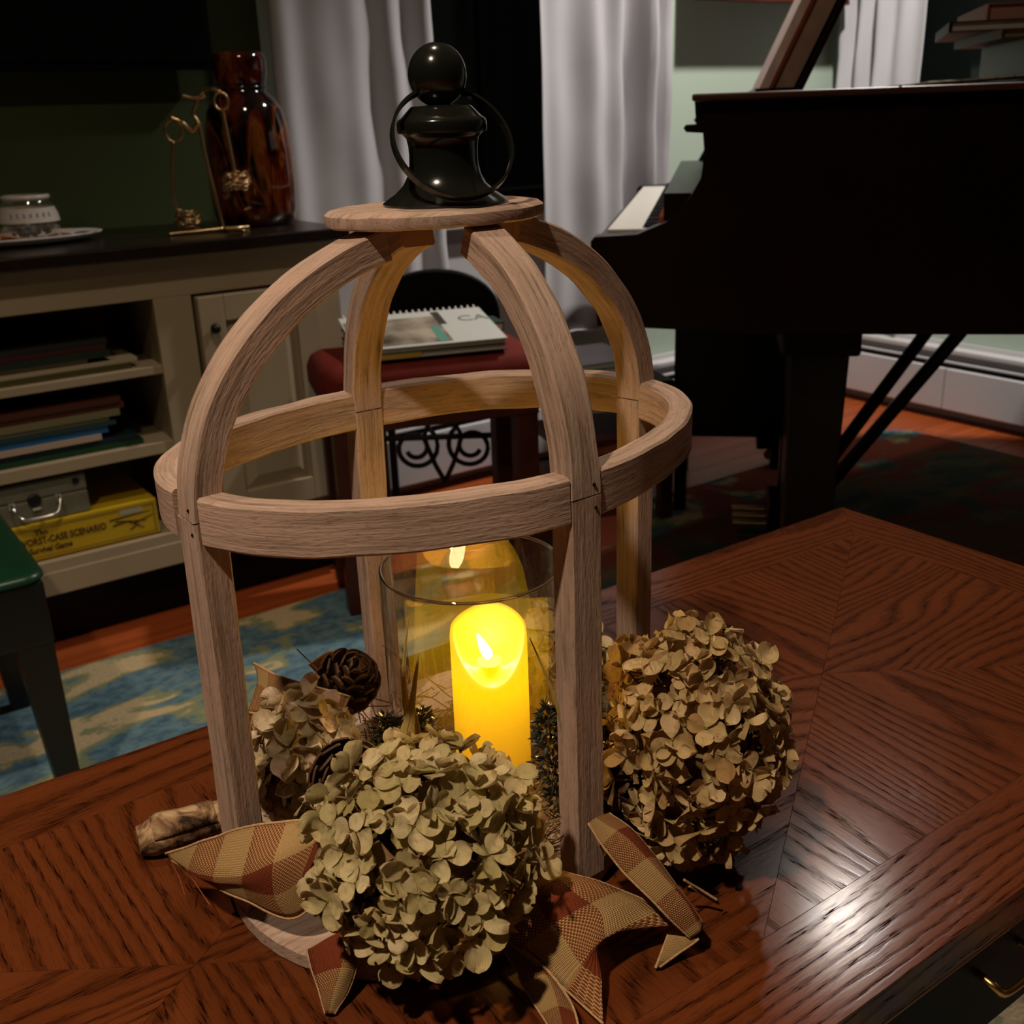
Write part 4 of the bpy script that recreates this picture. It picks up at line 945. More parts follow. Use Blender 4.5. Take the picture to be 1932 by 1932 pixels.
RIB_SIDE=[
  [(0.3135,0.3912,0.5636), (0.3179,0.3894,0.5663), (0.3279,0.3897,0.5652)],
  [(0.3147,0.3750,0.5525), (0.3234,0.3706,0.5618), (0.3353,0.3753,0.5559)],
  [(0.3197,0.3574,0.5413), (0.3292,0.3522,0.5500), (0.3386,0.3540,0.5424)],
  [(0.3262,0.3408,0.5288), (0.3356,0.3363,0.5359), (0.3418,0.3363,0.5283)],
  [(0.3356,0.3306,0.5147), (0.3401,0.3273,0.5200), (0.3454,0.3310,0.5192)]]
RIB_SMALL=[
  [(0.1598,0.4430,0.5220), (0.1775,0.4344,0.5300), (0.1831,0.4317,0.5260)],
  [(0.1586,0.4354,0.5140), (0.1704,0.4213,0.5240), (0.1783,0.4219,0.5180)],
  [(0.1577,0.4250,0.5060), (0.1631,0.4167,0.5140), (0.1698,0.4170,0.5080)],
  [(0.1560,0.4147,0.5020), (0.1567,0.4126,0.5040), (0.1596,0.4120,0.5020)]]
RIB_BACK=[
  [(0.2234,0.6526,0.5850), (0.2203,0.6415,0.5750), (0.2076,0.6340,0.5600)],
  [(0.2324,0.6169,0.5850), (0.2238,0.6075,0.5800), (0.2193,0.6099,0.5650)],
  [(0.2445,0.5926,0.5850), (0.2369,0.5858,0.5800), (0.2347,0.5874,0.5700)],
  [(0.2596,0.5766,0.5800), (0.2525,0.5713,0.5750), (0.2485,0.5681,0.5700)]]
RIB_BACK2=[
  [(0.2730,0.6751,0.5572), (0.2805,0.6772,0.5446), (0.2891,0.6758,0.5259)],
  [(0.2882,0.6685,0.5656), (0.2949,0.6693,0.5490), (0.2974,0.6699,0.5256)],
  [(0.2988,0.6607,0.5644), (0.3029,0.6631,0.5475), (0.3048,0.6647,0.5253)]]
TAIL_A=[[(0.3526,0.3538,0.5300), (0.3555,0.3524,0.5250)], [(0.3621,0.3504,0.5200), (0.3653,0.3513,0.5140)], [(0.3704,0.3448,0.5120), (0.3727,0.3455,0.5080)]]
TAIL_B=[[(0.3282,0.3396,0.5140), (0.3398,0.3283,0.5140)], [(0.3218,0.3376,0.5080), (0.3299,0.3315,0.5080)], [(0.3138,0.3342,0.5030), (0.3162,0.3334,0.5030)]]
t, rw = ribbon('ribbon', 'wide checked ribbon loop folded across the left lantern post', RIB_LEFT)
for (a, b_) in (((0.1205, 0.5440, 0.5382), (0.1235, 0.5350, 0.515)), ((0.1225, 0.5390, 0.538), (0.1330, 0.5200, 0.513))):
    A, B = Vector(a), Vector(b_); obj('loose_thread', MB().tube([A, A.lerp(B, 0.5)+Vector((0.001, 0.001, 0)), B], 0.0003, 4), M['red_thread'], t)
ribbon('ribbon', 'broad swallow-tailed checked ribbon end spread before the right post', RIB_FRONT)
ribbon('ribbon', 'narrow checked ribbon strip lying under the swallow-tailed one, running off the table front', RIB_TAIL, flat_w=0.043)
ribbon('ribbon', 'checked ribbon ridge running down beside the big tan hydrangea', RIB_SIDE, flat_w=0.043)
ribbon('ribbon', 'small pointed checked ribbon tip hanging below the front cream hydrangea', RIB_SMALL, flat_w=0.043, v0=0.0215)
ribbon('ribbon', 'checked ribbon with frayed end behind the small blush hydrangea', RIB_BACK, flat_w=0.043)
ribbon('ribbon', 'arched tan ribbon edge behind the back pinecone', RIB_BACK2, flat_w=0.0215)
ribbon('ribbon', 'thin ribbon point sticking out right of the ribbon ridge', TAIL_A, nv=4, flat_w=0.012)
ribbon('ribbon', 'dangling triangular ribbon scrap under the ribbon ridge', TAIL_B, nv=4, flat_w=0.02)

# ---------------------------------------------------------------- pinecones, sprigs, blades, bark, moss
def pinecone(label, c, R, axis, seed):
    c = Vector(c); axis = Vector(axis).normalized(); r = random.Random(seed)
    t = thing('pinecone', label, 'pinecone', c-Vector((0, 0, R)), 'pinecones among the hydrangeas')
    q = axis.to_track_quat('Z', 'Y').to_matrix().to_4x4(); B = Matrix.Translation(c) @ q
    core = MB().lathe([(0.0005, -R*0.95), (R*0.35, -R*0.8), (R*0.5, -R*0.2), (R*0.42, R*0.5), (R*0.15, R*0.95), (0.0003, R*1.05)], (0,0,0), 12, cap=False)
    core.v = [tuple(B @ Vector(v)) for v in core.v]
    obj('core', core, M['cone'], t, smooth=True)
    L = R*0.75
    rows = [[(0, -0.10*L, 0), (0, 0.10*L, 0)], [(0.45*L, -0.26*L, 0.04*L), (0.45*L, 0.26*L, 0.04*L)], [(0.8*L, -0.36*L, 0.16*L), (0.8*L, 0.36*L, 0.16*L)], [(0.98*L, -0.26*L, 0.30*L), (0.98*L, 0.26*L, 0.30*L)], [(1.03*L, -0.08*L, 0.34*L), (1.03*L, 0.08*L, 0.34*L)]]
    up = MB().grid(rows); lo = [[(p[0], p[1], p[2]-0.11*L) for p in row] for row in rows]; up.grid([row[::-1] for row in lo])
    for s in (0, 1): up.add([rows[i][s] for i in range(5)]+[lo[i][s] for i in range(5)], [(i, i+1, 6+i, 5+i) for i in range(4)])
    up.add([*rows[4], *lo[4][::-1]], [(0, 1, 2, 3)])
    me = up.mesh('scale'); me.materials.append(M['cone'])
    n = 58
    for i in range(n):
        f = (i+0.5)/n; zz = -0.85*R+1.75*R*f; a = i*2.399963; rr_ = R*0.42*math.sin(PI*min(0.97, 0.16+0.8*f))
        o = bpy.data.objects.new('scale', me); s = (0.62+0.5*math.sin(PI*min(1, f*0.95+0.06)))
        o.matrix_basis = B @ Matrix.Translation((rr_*math.cos(a), rr_*math.sin(a), zz)) @ Matrix.Rotation(a, 4, 'Z') @ Matrix.Rotation(-(0.1+0.95*f)+r.gauss(0, 0.06), 4, 'Y') @ Matrix.Scale(s, 4)
        put(o, t)
pinecone('brown pinecone against the left side of the glass', (0.270, 0.606, 0.572), 0.021, (0.15, -0.55, 0.75), 1)
pinecone('dark pinecone between the small blush and the front cream hydrangeas', (0.2150, 0.4930, 0.5830), 0.0205, (-0.3, -0.8, 0.3), 2)
pinecone('dark pinecone between the right post and the big tan hydrangea', (0.3640, 0.4200, 0.5480), 0.022, (0.1, -0.9, 0.2), 3)
pinecone('dark pinecone tucked low under the left ribbon loop', (0.2000, 0.4860, 0.5260), 0.016, (-0.4, -0.8, 0.3), 4)
def sprig(label, base, tip, w_, seed):
    r = random.Random(seed); base, tip = Vector(base), Vector(tip); ax = tip-base; t = thing('dried_sprig', label, 'dried sprig', base, 'dark dried sprigs beside the glass')
    obj('stem', MB().tube([base, base.lerp(tip, 0.5)+HR*0.001, tip], 0.0008, 5), M['stalk'], t)
    mb = MB()
    for i in range(420):
        f = 0.12+0.88*r.random(); p = base+ax*f; d = Vector((r.gauss(0, 1), r.gauss(0, 1), r.gauss(0.4, 0.8))).normalized(); rad = w_*(0.35+0.65*math.sin(PI*min(1, f)))*r.random()**0.5
        q = p+Vector((d.x, d.y, d.z*0.6))*rad; L = 0.0028+0.0026*r.random(); a = d.orthogonal().normalized()*L*0.28; b_ = d.cross(a.normalized())*L*0.2
        mb.add([q-d*L*0.4, q+a, q+b_, q-a, q+d*L], [(0, 2, 1), (0, 3, 2), (1, 2, 4), (2, 3, 4), (0, 1, 3), (1, 4, 3)])
    o = obj('leaflets', mb, M['sprig'], t); o['kind'] = 'stuff'
sprig('glossy dark dried sprig left of the glass, between pinecones', (0.262, 0.520, 0.530), (0.253, 0.512, 0.598), 0.0145, 1)
sprig('second dark sprig close to the glass beside the golden blades', (0.276, 0.508, 0.530), (0.272, 0.500, 0.602), 0.010, 2)
sprig('dark spiky sprig in front of the candle beside the right post', (0.328, 0.438, 0.535), (0.316, 0.432, 0.6205), 0.0125, 3)
sprig('dark sprig between the right post and the big tan hydrangea', (0.352, 0.428, 0.530), (0.352, 0.425, 0.600), 0.011, 4)
def blade(label, pts, w_, fold=0.3):
    rows = []; n = 16
    for i in range(n+1):
        f = i/n; p = catmull(pts, f); wd = w_*(1-f)**0.7*(0.6+0.4*math.sin(PI*min(1, f+0.25)))+0.0002
        rows.append([p-HR*wd, p+HF*wd*fold*0.5, p+HR*wd])
    t = thing('dried_husk', label, 'dried leaf', pts[0], 'golden dried leaf blades beside the glass')
    o = obj('leaf', MB().grid(rows), M['blade'], t, smooth=True); s = o.modifiers.new('t', 'SOLIDIFY'); s.thickness = 0.0004
    obj('midrib', MB().tube([r_[1]-HF*0.0003 for r_ in rows], [0.0005*(1-i/(n+4)) for i in range(n+1)], 4), M['blade'], t)
blade('tall golden dried blade left in front of the glass', [(0.243, 0.472, 0.574), (0.2477, 0.4785, 0.5995), (0.2544, 0.4817, 0.6167), (0.2657, 0.488, 0.6479)], 0.0068)
blade('thin golden blade rising behind the tall one', [(0.258, 0.488, 0.590), (0.2575, 0.4931, 0.6146), (0.2608, 0.4983, 0.6381), (0.2693, 0.5037, 0.6645)], 0.0025)
blade('narrow upright dried blade just right of the tall golden one', [(0.259, 0.480, 0.578), (0.2582, 0.482, 0.602), (0.2575, 0.484, 0.622)], 0.0022)
blade('thin golden blade right of the candle beside the front post', [(0.318, 0.416, 0.604), (0.3151, 0.4184, 0.6231), (0.3128, 0.4262, 0.6415), (0.3091, 0.4369, 0.6641)], 0.0018)
r = random.Random(9); mb = MB()
for i in range(520):
    a = r.random()*6.28; rad = 0.072+0.030*r.random(); zz = 0.514+0.03*r.random()**1.4
    p = Vector((gc.x+rad*math.cos(a), gc.y+0.9*rad*math.sin(a), zz)); pts = [p]
    d = Vector((r.gauss(0, 1), r.gauss(0, 1), r.gauss(0, 0.6))).normalized()*0.006
    for q in range(5): d = (d+Vector((r.gauss(0, 1), r.gauss(0, 1), r.gauss(0, 0.7)))*0.0035); p = p+d; p.z = max(p.z, 0.5135); pts.append(p.copy())
    vv = [q for q in pts if (Vector((q.x, q.y))-gc.xy).length > 0.0595]
    if len(vv) > 2: mb.tube(vv, 0.0005, 3, cap=False)
o = obj('moss', mb, M['moss']); tag(o, 'tangle of curly dried moss around the foot of the glass', 'moss', kind='stuff')
# peeled bark piece at the left, resting on the table
bc = Vector((0.148, 0.602, 0.5)); t = thing('bark_piece', 'short chunk of peeled bark on the table left of the lantern', 'bark', bc)
rows = []; ax = (HR*0.9+HF*0.44).normalized(); sd = Vector((-ax.y, ax.x, 0))
for i in range(15):
    f = i/14; rr_ = 0.0125*(0.72+0.28*math.sin(PI*f))+0.0015*math.sin(7*f); p = bc+ax*(f-0.5)*0.062+Vector((0, 0, 0.0125))
    row = []
    for j in range(16):
        a = 2*PI*j/16; q = sd*math.cos(a)+Vector((0, 0, 1))*math.sin(a); s = rr_*(1+0.18*noise.noise(Vector((f*5, math.cos(a)*1.4, math.sin(a)*1.4)))); pp_ = p+q*s; pp_.z = max(pp_.z, 0.5005); row.append(pp_)
    rows.append(row)
mb = MB().grid(rows, True); obj('wood_core', mb.add(rows[0], [tuple(range(15,-1,-1))]).add(rows[-1], [tuple(range(16))]), M['bark'], t, smooth=True)
fl2 = [[p+ (p-(bc+ax*(i/14-0.5)*0.062+Vector((0,0,0.0125)))).normalized()*0.0014 for p in rows[i][3:8]] for i in range(2, 12)]
o = obj('bark_flap', MB().grid(fl2), M['bark'], t, smooth=True); s = o.modifiers.new('t', 'SOLIDIFY'); s.thickness = 0.0012

# ---------------------------------------------------------------- grand piano
PO = Vector((1.240, 1.271, 0)); PS = Vector((0.7071, -0.7071, 0)); PK = Vector((0.7071, 0.7071, 0)); PZ = Vector((0, 0, 1))
PS = PS.normalized(); PK = (PK-PS*PK.dot(PS)).normalized()
pn = thing('grand_piano', 'dark mahogany grand piano with lid closed, keyboard towards the white curtains', 'piano', PO+PS*0.6+PK*0.5)
def P3(s, k, z): return PO+PS*s+PK*k+PZ*z
PKW = 1.25
prof_low = [(0.0, 0.950), (0.003, 0.917), (-0.013, 0.9165), (-0.016, 0.912), (-0.012, 0.906), (0.014, 0.904), (0.017, 0.874), (0.013, 0.838), (-0.004, 0.807), (-0.037, 0.772), (-0.087, 0.752), (-0.156, 0.749), (-0.162, 0.742), (-0.161, 0.724), (-0.151, 0.604), (0.10, 0.592), (0.10, 0.950)]
for k0 in (0.0, PKW-0.045): obj('cheek', MB().prism([P3(s, k0, z) for s, z in prof_low], PK*0.045), M['ebony'], pn)
# rim with bentside (plan outline, hollow body closed by the lid)
plan = [(0.10, 0.0), (0.60, 0.0), (0.72, 0.03), (0.82, 0.11), (0.90, 0.24), (0.97, 0.40), (1.04, 0.54), (1.12, 0.64), (1.16, 0.76), (1.16, 0.90), (1.10, 1.06), (0.94, PKW), (0.10, PKW)]
obj('rim', MB().prism([P3(s, k, 0.59) for s, k in plan], PZ*0.360), M['ebony'], pn, smooth='auto')
lp = [(-0.004, -0.012)]+[(s, k-0.012) for s, k in plan[1:3]]+[(s+0.008, k-0.009) for s, k in plan[3:8]]+[(s+0.012, k) for s, k in plan[8:10]]+[(1.11, 1.07), (0.94, PKW+0.012), (-0.004, PKW+0.012)]
ld = obj('lid', MB().prism([P3(s, k, 0.9505) for s, k in lp], PZ*0.0105), M['lid'], pn, bevel=0.003)
obj('front_flap_hinge', MB().tube([P3(0.30, -0.010, 0.9615), P3(0.30, PKW+0.01, 0.9615)], 0.002, 6), M['brass'], pn)
obj('keybed', MB().obox((PO.x, PO.y, 0), PS, PK, PZ, -0.150, 0.10, 0.045, PKW-0.045, 0.605, 0.715), M['ebony'], pn)
obj('key_slip', MB().obox((PO.x, PO.y, 0), PS, PK, PZ, -0.156, -0.146, 0.045, PKW-0.045, 0.655, 0.741), M['ebony'], pn)
obj('fallboard', MB().obox((PO.x, PO.y, 0), PS, PK, PZ, -0.046, 0.02, 0.045, PKW-0.045, 0.752, 0.812), M['ebony'], pn)
obj('felt_strip', MB().obox((PO.x, PO.y, 0), PS, PK, PZ, -0.054, -0.046, 0.05, PKW-0.05, 0.757, 0.775), M['felt'], pn)
for k0 in (0.045, PKW-0.09): obj('key_block', MB().obox((PO.x, PO.y, 0), PS, PK, PZ, -0.145, -0.046, k0, k0+0.045, 0.715, 0.747), M['ebony'], pn)
kw = (PKW-0.18)/52; wk = MB().box(-0.142, -0.047, 0.0004, kw-0.0004, 0.715, 0.752).mesh('white_key', bevel=0.0008, seg=1); wk.materials.append(M['ivory'])
bk = MB().hexa([(-0.085, -0.0048, 0.7515), (-0.0545, -0.0048, 0.7515), (-0.0545, 0.0048, 0.7515), (-0.085, 0.0048, 0.7515), (-0.080, -0.0036, 0.757), (-0.0545, -0.0036, 0.757), (-0.0545, 0.0036, 0.757), (-0.080, 0.0036, 0.757)]).mesh('black_key'); bk.materials.append(M['black'])
kb = Matrix((PS, PK, PZ)).transposed().to_4x4(); kb.translation = Vector((PO.x, PO.y, 0))
for i in range(52):
    o = bpy.data.objects.new('white_key', wk); o.matrix_basis = kb @ Matrix.Translation((0, 0.09+i*kw, 0)); put(o, pn)
    if i % 7 in (0, 2, 3, 5, 6) and i < 51:
        o = bpy.data.objects.new('black_key', bk); o.matrix_basis = kb @ Matrix.Translation((0, 0.09+(i+1)*kw, 0)); put(o, pn)
def pleg(s, k):
    t0 = P3(s, k, 0); a, b_ = 0.05, 0.038
    l = obj('leg', MB().hexa([t0+PS*x*b_+PK*y_*b_+PZ*0.05 for x, y_ in ((-1,-1),(1,-1),(1,1),(-1,1))]+[t0+PS*x*a+PK*y_*a+PZ*0.592 for x, y_ in ((-1,-1),(1,-1),(1,1),(-1,1))]), M['ebony'], pn, bevel=0.003)
    obj('leg_block', MB().obox(t0, PS, PK, PZ, -0.065, 0.065, -0.065, 0.065, 0.545, 0.592), M['ebony'], l, bevel=0.006)
    wl = MB().tube([t0-PK*0.012+PZ*0.028, t0+PK*0.012+PZ*0.028], 0.017, 14)
    obj('caster', wl, M['brass'], l, smooth='auto'); obj('caster_fork', MB().tube([t0+PZ*0.028, t0+PZ*0.055], 0.010, 10), M['brass'], l)
pleg(0.218, 0.10); pleg(0.218, PKW-0.10); pleg(1.06, 0.74)
ly = obj('pedal_lyre', MB().obox((PO.x, PO.y, 0), PS, PK, PZ, 0.175, 0.255, 0.44, 0.58, 0.06, 0.13), M['ebony'], pn, bevel=0.004)
for k0 in (0.455, 0.535): obj('lyre_post', MB().obox((PO.x, PO.y, 0), PS, PK, PZ, 0.20, 0.23, k0, k0+0.03, 0.13, 0.592), M['ebony'], ly)
for k0 in (0.40, 0.62): obj('lyre_brace', MB().tube([P3(0.25, 0.51+(k0-0.51)*0.4, 0.10), P3(0.57, k0, 0.592)], 0.014, 8), M['ebony'], ly, smooth='auto')
for k0 in (0.465, 0.51, 0.555): obj('pedal', MB().obox((PO.x, PO.y, 0), PS, PK, PZ, 0.10, 0.176, k0-0.011, k0+0.011, 0.078, 0.086), M['brass'], ly, bevel=0.003)
md = obj('music_desk', MB().prism([P3(0.170, 0.25, 0.963), P3(0.180, 0.25, 0.963), P3(0.270, 0.25, 1.16), P3(0.260, 0.25, 1.16)], PK*0.52), M['ebony'], pn)
obj('desk_ledge', MB().obox((PO.x, PO.y, 0), PS, PK, PZ, 0.10, 0.172, 0.25, 0.77, 0.961, 0.969), M['ebony'], md)
# sheet music on the desk
t = thing('music_book', 'open pink and brown music book leaning on the piano music desk', 'book', P3(0.14, 0.45, 0.969))
for i, (o0, col) in enumerate(((0.0, (0.36, 0.22, 0.16)), (-0.006, (0.7, 0.52, 0.46)))):
    obj('page_block' if i == 0 else 'cover', MB().prism([P3((0.128, 0.108)[i], 0.28, 0.9695), P3((0.167, 0.1275)[i], 0.28, 0.9695), P3((0.248, 0.2085)[i], 0.28, 1.145), P3((0.209, 0.189)[i], 0.28, 1.145)], PK*0.40), mottled('music_print', tuple(c*0.7 for c in col), col, 25, 0.6), t)
obj('spine_strip', MB().prism([P3(0.124, 0.275, 0.9695), P3(0.131, 0.275, 0.9695), P3(0.212, 0.275, 1.146), P3(0.205, 0.275, 1.146)], PK*0.0048), flat('red_spine', (0.2, 0.04, 0.01)), t)
# cloth runner, stack of books on the lid
t = thing('table_runner', 'fringed green and tan woven runner laid on the piano lid under the books', 'runner', P3(0.6, 0.4, 0.961))
rb_ = MB(); rows = []
for i in range(21):
    rows.append([P3(0.34+0.62*i/20, 0.10+0.42*j/10, 0.9625+0.010*min(1, i/7)+0.0025*math.sin(i*1.3)*math.sin(j*1.1)*(1 if 0 < i < 20 else 0)) for j in range(11)])
def run_b(h, b):
    ck = h.n('TexChecker'); ck.inputs['Scale'].default_value = 55; ck.inputs[1].default_value = (0.06, 0.085, 0.05, 1); ck.inputs[2].default_value = (0.22, 0.18, 0.13, 1)
    h.l(h.pos(), ck.inputs['Vector']); h.l(ck.outputs[0], b.inputs['Base Color'])
M['runner'] = principled('woven_runner', None, 0.9, 0, 0.1, run_b)
o = obj('cloth', MB().grid(rows), M['runner'], t, smooth=True); s = o.modifiers.new('t', 'SOLIDIFY'); s.thickness = 0.003
fr = MB()
for j in range(30): k0 = 0.105+0.41*j/29; fr.tube([P3(0.34, k0, 0.9632), P3(0.318, k0+0.002, 0.9623)], 0.0012, 4)
o = obj('fringe', fr, M['runner'], t); o['kind'] = 'stuff'
def lidbook(lbl, s0, s1, k0, k1, z0, h, ccol, pcol, ang=0.0, nm='book'):
    cs, cn = math.cos(ang), math.sin(ang); A = PS*cs+PK*cn; B = PK*cs-PS*cn; o_ = P3(s0, k0, 0)
    t = thing(nm, lbl, 'book', o_+PZ*z0, 'books piled on the piano lid')
    cv = flat('book_cover', ccol, 0.4)
    obj('page_block', MB().obox(o_, A, B, PZ, 0.006, s1-s0-0.004, 0.004, k1-k0-0.004, z0+0.002, z0+h-0.002), flat('page_edge', pcol, 0.7), t)
    obj('cover', MB().obox(o_, A, B, PZ, 0, s1-s0, 0, k1-k0, z0, z0+0.002).obox(o_, A, B, PZ, 0, s1-s0, 0, k1-k0, z0+h-0.002, z0+h).obox(o_, A, B, PZ, 0, 0.003, 0, k1-k0, z0+0.002, z0+h-0.002), cv, t)
z_ = 0.9755
lidbook('large black folio at the bottom of the pile on the piano lid', 0.52, 0.95, 0.14, 0.50, z_, 0.052, (0.008, 0.008, 0.008), (0.10, 0.08, 0.055))
lidbook('brown bound volume above the black folio on the piano', 0.47, 0.92, 0.15, 0.50, z_+0.052, 0.014, (0.06, 0.04, 0.02), (0.2, 0.15, 0.08), 0.0)
lidbook('black album jutting out left near the top of the pile on the piano', 0.40, 0.80, 0.20, 0.52, z_+0.066, 0.016, (0.012, 0.012, 0.012), (0.40, 0.36, 0.30), -0.12)
lidbook('thick pink-brown book on top of the pile on the piano', 0.46, 0.82, 0.22, 0.52, z_+0.082, 0.026, (0.30, 0.11, 0.07), (0.36, 0.17, 0.12), -0.05)

# ---------------------------------------------------------------- piano bench (dark box) under the keyboard
t = thing('piano_bench', 'dark wooden piano bench with deep box pushed under the keyboard', 'bench', P3(0.0, 0.85, 0))
bo = P3(0.045, 0.72, 0)
obj('bench_top', MB().obox(bo, PS, PK, PZ, -0.10, 0.22, -0.02, 0.40, 0.485, 0.505), M['ebony'], t, bevel=0.004)
obj('music_box', MB().obox(bo, PS, PK, PZ, -0.085, 0.205, 0, 0.38, 0.20, 0.485), M['ebony'], t, bevel=0.003)
for x in (-0.08, 0.17):
    for y_ in (0.005, 0.345): obj('leg', MB().obox(bo, PS, PK, PZ, x, x+0.03, y_, y_+0.03, 0.0, 0.20), M['ebony'], t)

# ---------------------------------------------------------------- red upholstered bench, book, side table, magazines, black chair
BA = Vector((0.952, -0.306, 0)); BB = Vector((0.306, 0.952, 0)); B0 = Vector((0.80, 1.762, 0.011)); BL, BD = 0.43, 0.225
t = thing('red_bench', 'wooden bench with red upholstered seat beside the cabinet end', 'bench', B0+BA*0.2+BB*0.1)
rows = []
for (ins, zz) in ((0.0, 0.44), (-0.006, 0.455), (-0.006, 0.486), (0.002, 0.504), (0.02, 0.514), (0.06, 0.519)):
    row = []
    for (cu, cv, a0) in ((BL-0.03, BD-0.03, 0), (0.03, BD-0.03, PI/2), (0.03, 0.03, PI), (BL-0.03, 0.03, 1.5*PI)):
        for q in range(4):
            a = a0+q*PI/6; rr_ = max(0.03-ins, 0.003); iu = max(ins-0.03, 0)
            row.append(Vector((B0.x, B0.y, 0))+BA*(cu+rr_*math.cos(a)-math.copysign(iu, cu-0.2))+BB*(cv+rr_*math.sin(a)-math.copysign(iu, cv-0.1))+PZ*zz)
    rows.append(row)
mb = MB().grid(rows, True); n0 = len(mb.v); mb.f.append(list(range(n0-16, n0))); mb.uv.append(None)
obj('seat_cushion', mb, M['redcloth'], t, smooth='auto')
obj('apron', MB().obox(B0, BA, BB, PZ, 0.01, BL-0.01, 0.01, BD-0.01, 0.375, 0.43), M['redwood'], t, bevel=0.002)
for u in (0.012, BL-0.057):
    for v in (0.012, BD-0.057): obj('leg', MB().obox(B0, BA, BB, PZ, u, u+0.045, v, v+0.045, 0.0, 0.39), M['redwood'], t, bevel=0.003)
obj('stretcher', MB().obox(B0, BA, BB, PZ, 0.03, BL-0.03, BD/2-0.012, BD/2+0.012, 0.12, 0.145), M['redwood'], t)
# books on the bench: a flat one and a spiral-bound one propped on it
q0 = Vector((B0.x, B0.y, 0))+BA*0.07+BB*0.012
t = thing('book', 'dark thin book with yellow spine under the white spiral-bound book', 'book', q0+PZ*0.5195)
obj('page_block', MB().obox(q0, BA, BB, PZ, 0.002, 0.285, 0.003, 0.196, 0.5210, 0.5300), M['paper'], t)
obj('cover', MB().obox(q0, BA, BB, PZ, 0, 0.288, 0, 0.198, 0.5195, 0.5210).obox(q0, BA, BB, PZ, 0, 0.288, 0, 0.198, 0.5300, 0.5315), flat('dark_brown_cover', (0.05, 0.035, 0.02)), t)
obj('spine', MB().obox(q0, BA, BB, PZ, 0.0, 0.12, -0.0008, 0.002, 0.521, 0.530), flat('yellow_spine', (0.45, 0.28, 0.05)), t)
t = thing('book', 'dark green book flat at the back of the red bench under the spiral binding', 'book', q0+BB*0.13+PZ*0.5315)
g0 = q0+BB*0.125
obj('page_block', MB().obox(g0, BA, BB, PZ, 0.004, 0.318, 0.002, 0.070, 0.5330, 0.5475), M['paper'], t)
obj('cover', MB().obox(g0, BA, BB, PZ, 0, 0.32, 0, 0.074, 0.5315, 0.5330).obox(g0, BA, BB, PZ, 0, 0.32, 0, 0.074, 0.5475, 0.5490).obox(g0, BA, BB, PZ, 0.318, 0.32, 0, 0.074, 0.533, 0.5475), flat('dark_green_cover', (0.01, 0.04, 0.025)), t)
ti = 0.135; Bt = (BB*math.cos(ti)+PZ*math.sin(ti)); Nt = (PZ*math.cos(ti)-BB*math.sin(ti)); s0 = q0+PZ*0.5325
t = thing('spiral_book', 'white spiral-bound book lying on the red bench', 'book', s0)
obj('page_block', MB().obox(s0, BA, Bt, Nt, 0, 0.285, 0.001, 0.196, 0.0, 0.009), M['paper'], t)
obj('cover', MB().obox(s0, BA, Bt, Nt, -0.003, 0.288, -0.003, 0.200, 0.009, 0.0108), flat('pale_cover', (0.55, 0.55, 0.5)), t)
obj('cover_photo', MB().obox(s0, BA, Bt, Nt, 0.0, 0.185, 0.008, 0.165, 0.0108, 0.0114), mottled('cover_photograph', (0.06, 0.035, 0.02), (0.45, 0.38, 0.28), 16, 0.4), t)
obj('dark_stripe', MB().obox(s0, BA, Bt, Nt, 0.182, 0.198, 0.11, 0.19, 0.0108, 0.0115), flat('dark_stripe', (0.04, 0.03, 0.025)), t)
obj('teal_stripe', MB().obox(s0, BA, Bt, Nt, 0.160, 0.178, 0.01, 0.10, 0.0114, 0.0117), flat('teal_stripe', (0.10, 0.28, 0.22)), t)
text('lettering', 'CA', s0+BA*0.225+Bt*0.12+Nt*0.0112, 0.045, flat('grey_print', (0.2, 0.22, 0.2)), t, axes=(BA, Bt))
sp = MB()
for i in range(22):
    c_ = s0+BA*(0.008+0.270*i/21)+Bt*0.203+Nt*0.005; sp.tube([c_+Bt*0.006*math.cos(a*0.7)+Nt*0.009*math.sin(a*0.7) for a in range(10)], 0.0017, 5)
obj('spiral_binding', sp, M['porcelain'], t, smooth=True)
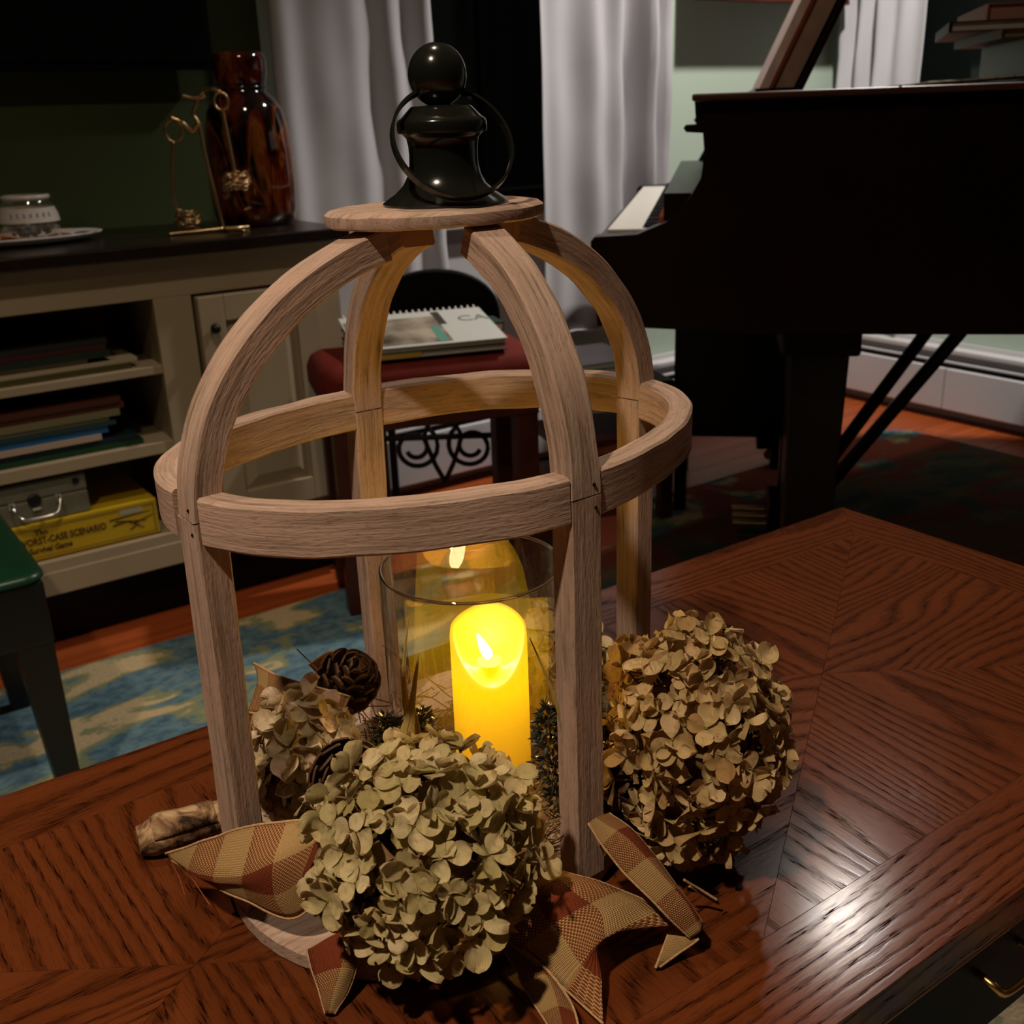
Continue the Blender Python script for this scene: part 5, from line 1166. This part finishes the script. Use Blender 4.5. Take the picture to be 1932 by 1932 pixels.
# low dark side table with magazines
t = thing('side_table', 'low dark wooden side table between red bench and piano', 'table', (1.52, 1.87, 0)); S0 = Vector((1.40, 1.86, 0))
obj('top', MB().obox(S0, BA, BB, PZ, 0, 0.30, 0, 0.26, 0.335, 0.352), M['redwood'], t, bevel=0.003)
for zz in (0.10, 0.21): obj('shelf', MB().obox(S0, BA, BB, PZ, 0.015, 0.285, 0.015, 0.245, zz, zz+0.012), M['redwood'], t)
for u in (0.0, 0.27):
    for v in (0.0, 0.23): obj('leg', MB().obox(S0, BA, BB, PZ, u, u+0.03, v, v+0.03, 0.0, 0.335), M['redwood'], t)
z = 0.352
for i, (h, col, lbl) in enumerate([(0.008, (0.55, 0.52, 0.5), 'white magazine, lowest on the low dark side table'), (0.010, (0.62, 0.55, 0.46), 'cream magazine near the bottom of the pile on the side table'), (0.009, (0.65, 0.5, 0.36), 'peach-edged magazine in the middle of the side table pile'), (0.011, (0.18, 0.36, 0.29), 'green magazine below the lavender one on the side table'), (0.010, (0.45, 0.42, 0.5), 'lavender magazine topmost on the side table pile')]):
    d = 0.006*(i % 2); cen = S0+BA*(0.02+d)+BB*(0.025-d); ang = 0.06*(i-2); A = BA*math.cos(ang)+BB*math.sin(ang); B = BB*math.cos(ang)-BA*math.sin(ang)
    t = thing('magazine', lbl, 'magazine', cen+PZ*z, 'magazines piled on the side table')
    obj('page_block', MB().obox(cen, A, B, PZ, 0.002, 0.225, 0.002, 0.20, z, z+h-0.0012), M['paper'], t)
    obj('cover', MB().obox(cen, A, B, PZ, 0, 0.227, 0, 0.202, z+h-0.0012, z+h), mottled('magazine_cover', tuple(c*0.75 for c in col), col, 18, 0.35), t); z += h
# black round-backed chair with iron scrolls behind the bench
t = thing('black_chair', 'black chair with domed solid back and iron scroll base behind the red bench', 'chair', (1.30, 2.12, 0))
HB = Vector((1.225, 2.06, 0.0)); U = HR; Vv = HF
pts = []
for i in range(25): a = PI*i/24; pts.append((0.145*math.cos(a), 0.51+0.115*math.sin(a)**0.8 if 0 < i < 24 else 0.51))
base = [HB+U*x+PZ*zz for x, zz in pts]+[HB+U*-0.135+PZ*0.36, HB+U*0.135+PZ*0.36]
obj('backrest', MB().prism(base, Vv*0.022), M['black'], t, bevel=0.005)
obj('seat', MB().obox(HB, U, Vv, PZ, -0.16, 0.16, -0.02, 0.22, 0.345, 0.372), M['black'], t, bevel=0.006)
for x in (-0.15, 0.13):
    for y_ in (0.0, 0.19): obj('leg', MB().obox(HB, U, Vv, PZ, x, x+0.018, y_, y_+0.018, 0.0, 0.346), M['iron'], t)
obj('crossbar', MB().tube([HB+U*-0.14+PZ*0.24, HB+U*0.14+PZ*0.24], 0.007, 8), M['iron'], t, smooth=True)
for sx_ in (-1, 1):
    sc_ = []
    for i in range(34):
        a = i*0.30; rr_ = 0.058*math.exp(-0.10*a); sc_.append(HB+U*(sx_*0.066+sx_*rr_*math.cos(a+2.2))+PZ*(0.215+rr_*math.sin(a+2.2))+Vv*0.002)
    obj('scroll', MB().tube(sc_, 0.006, 7), M['iron'], t, smooth=True)
    obj('scroll', MB().tube([HB+U*sx_*0.02+PZ*0.30, HB+U*sx_*0.045+PZ*0.24, HB+U*sx_*0.02+PZ*0.17, HB+PZ*0.13], 0.006, 7), M['iron'], t, smooth=True)
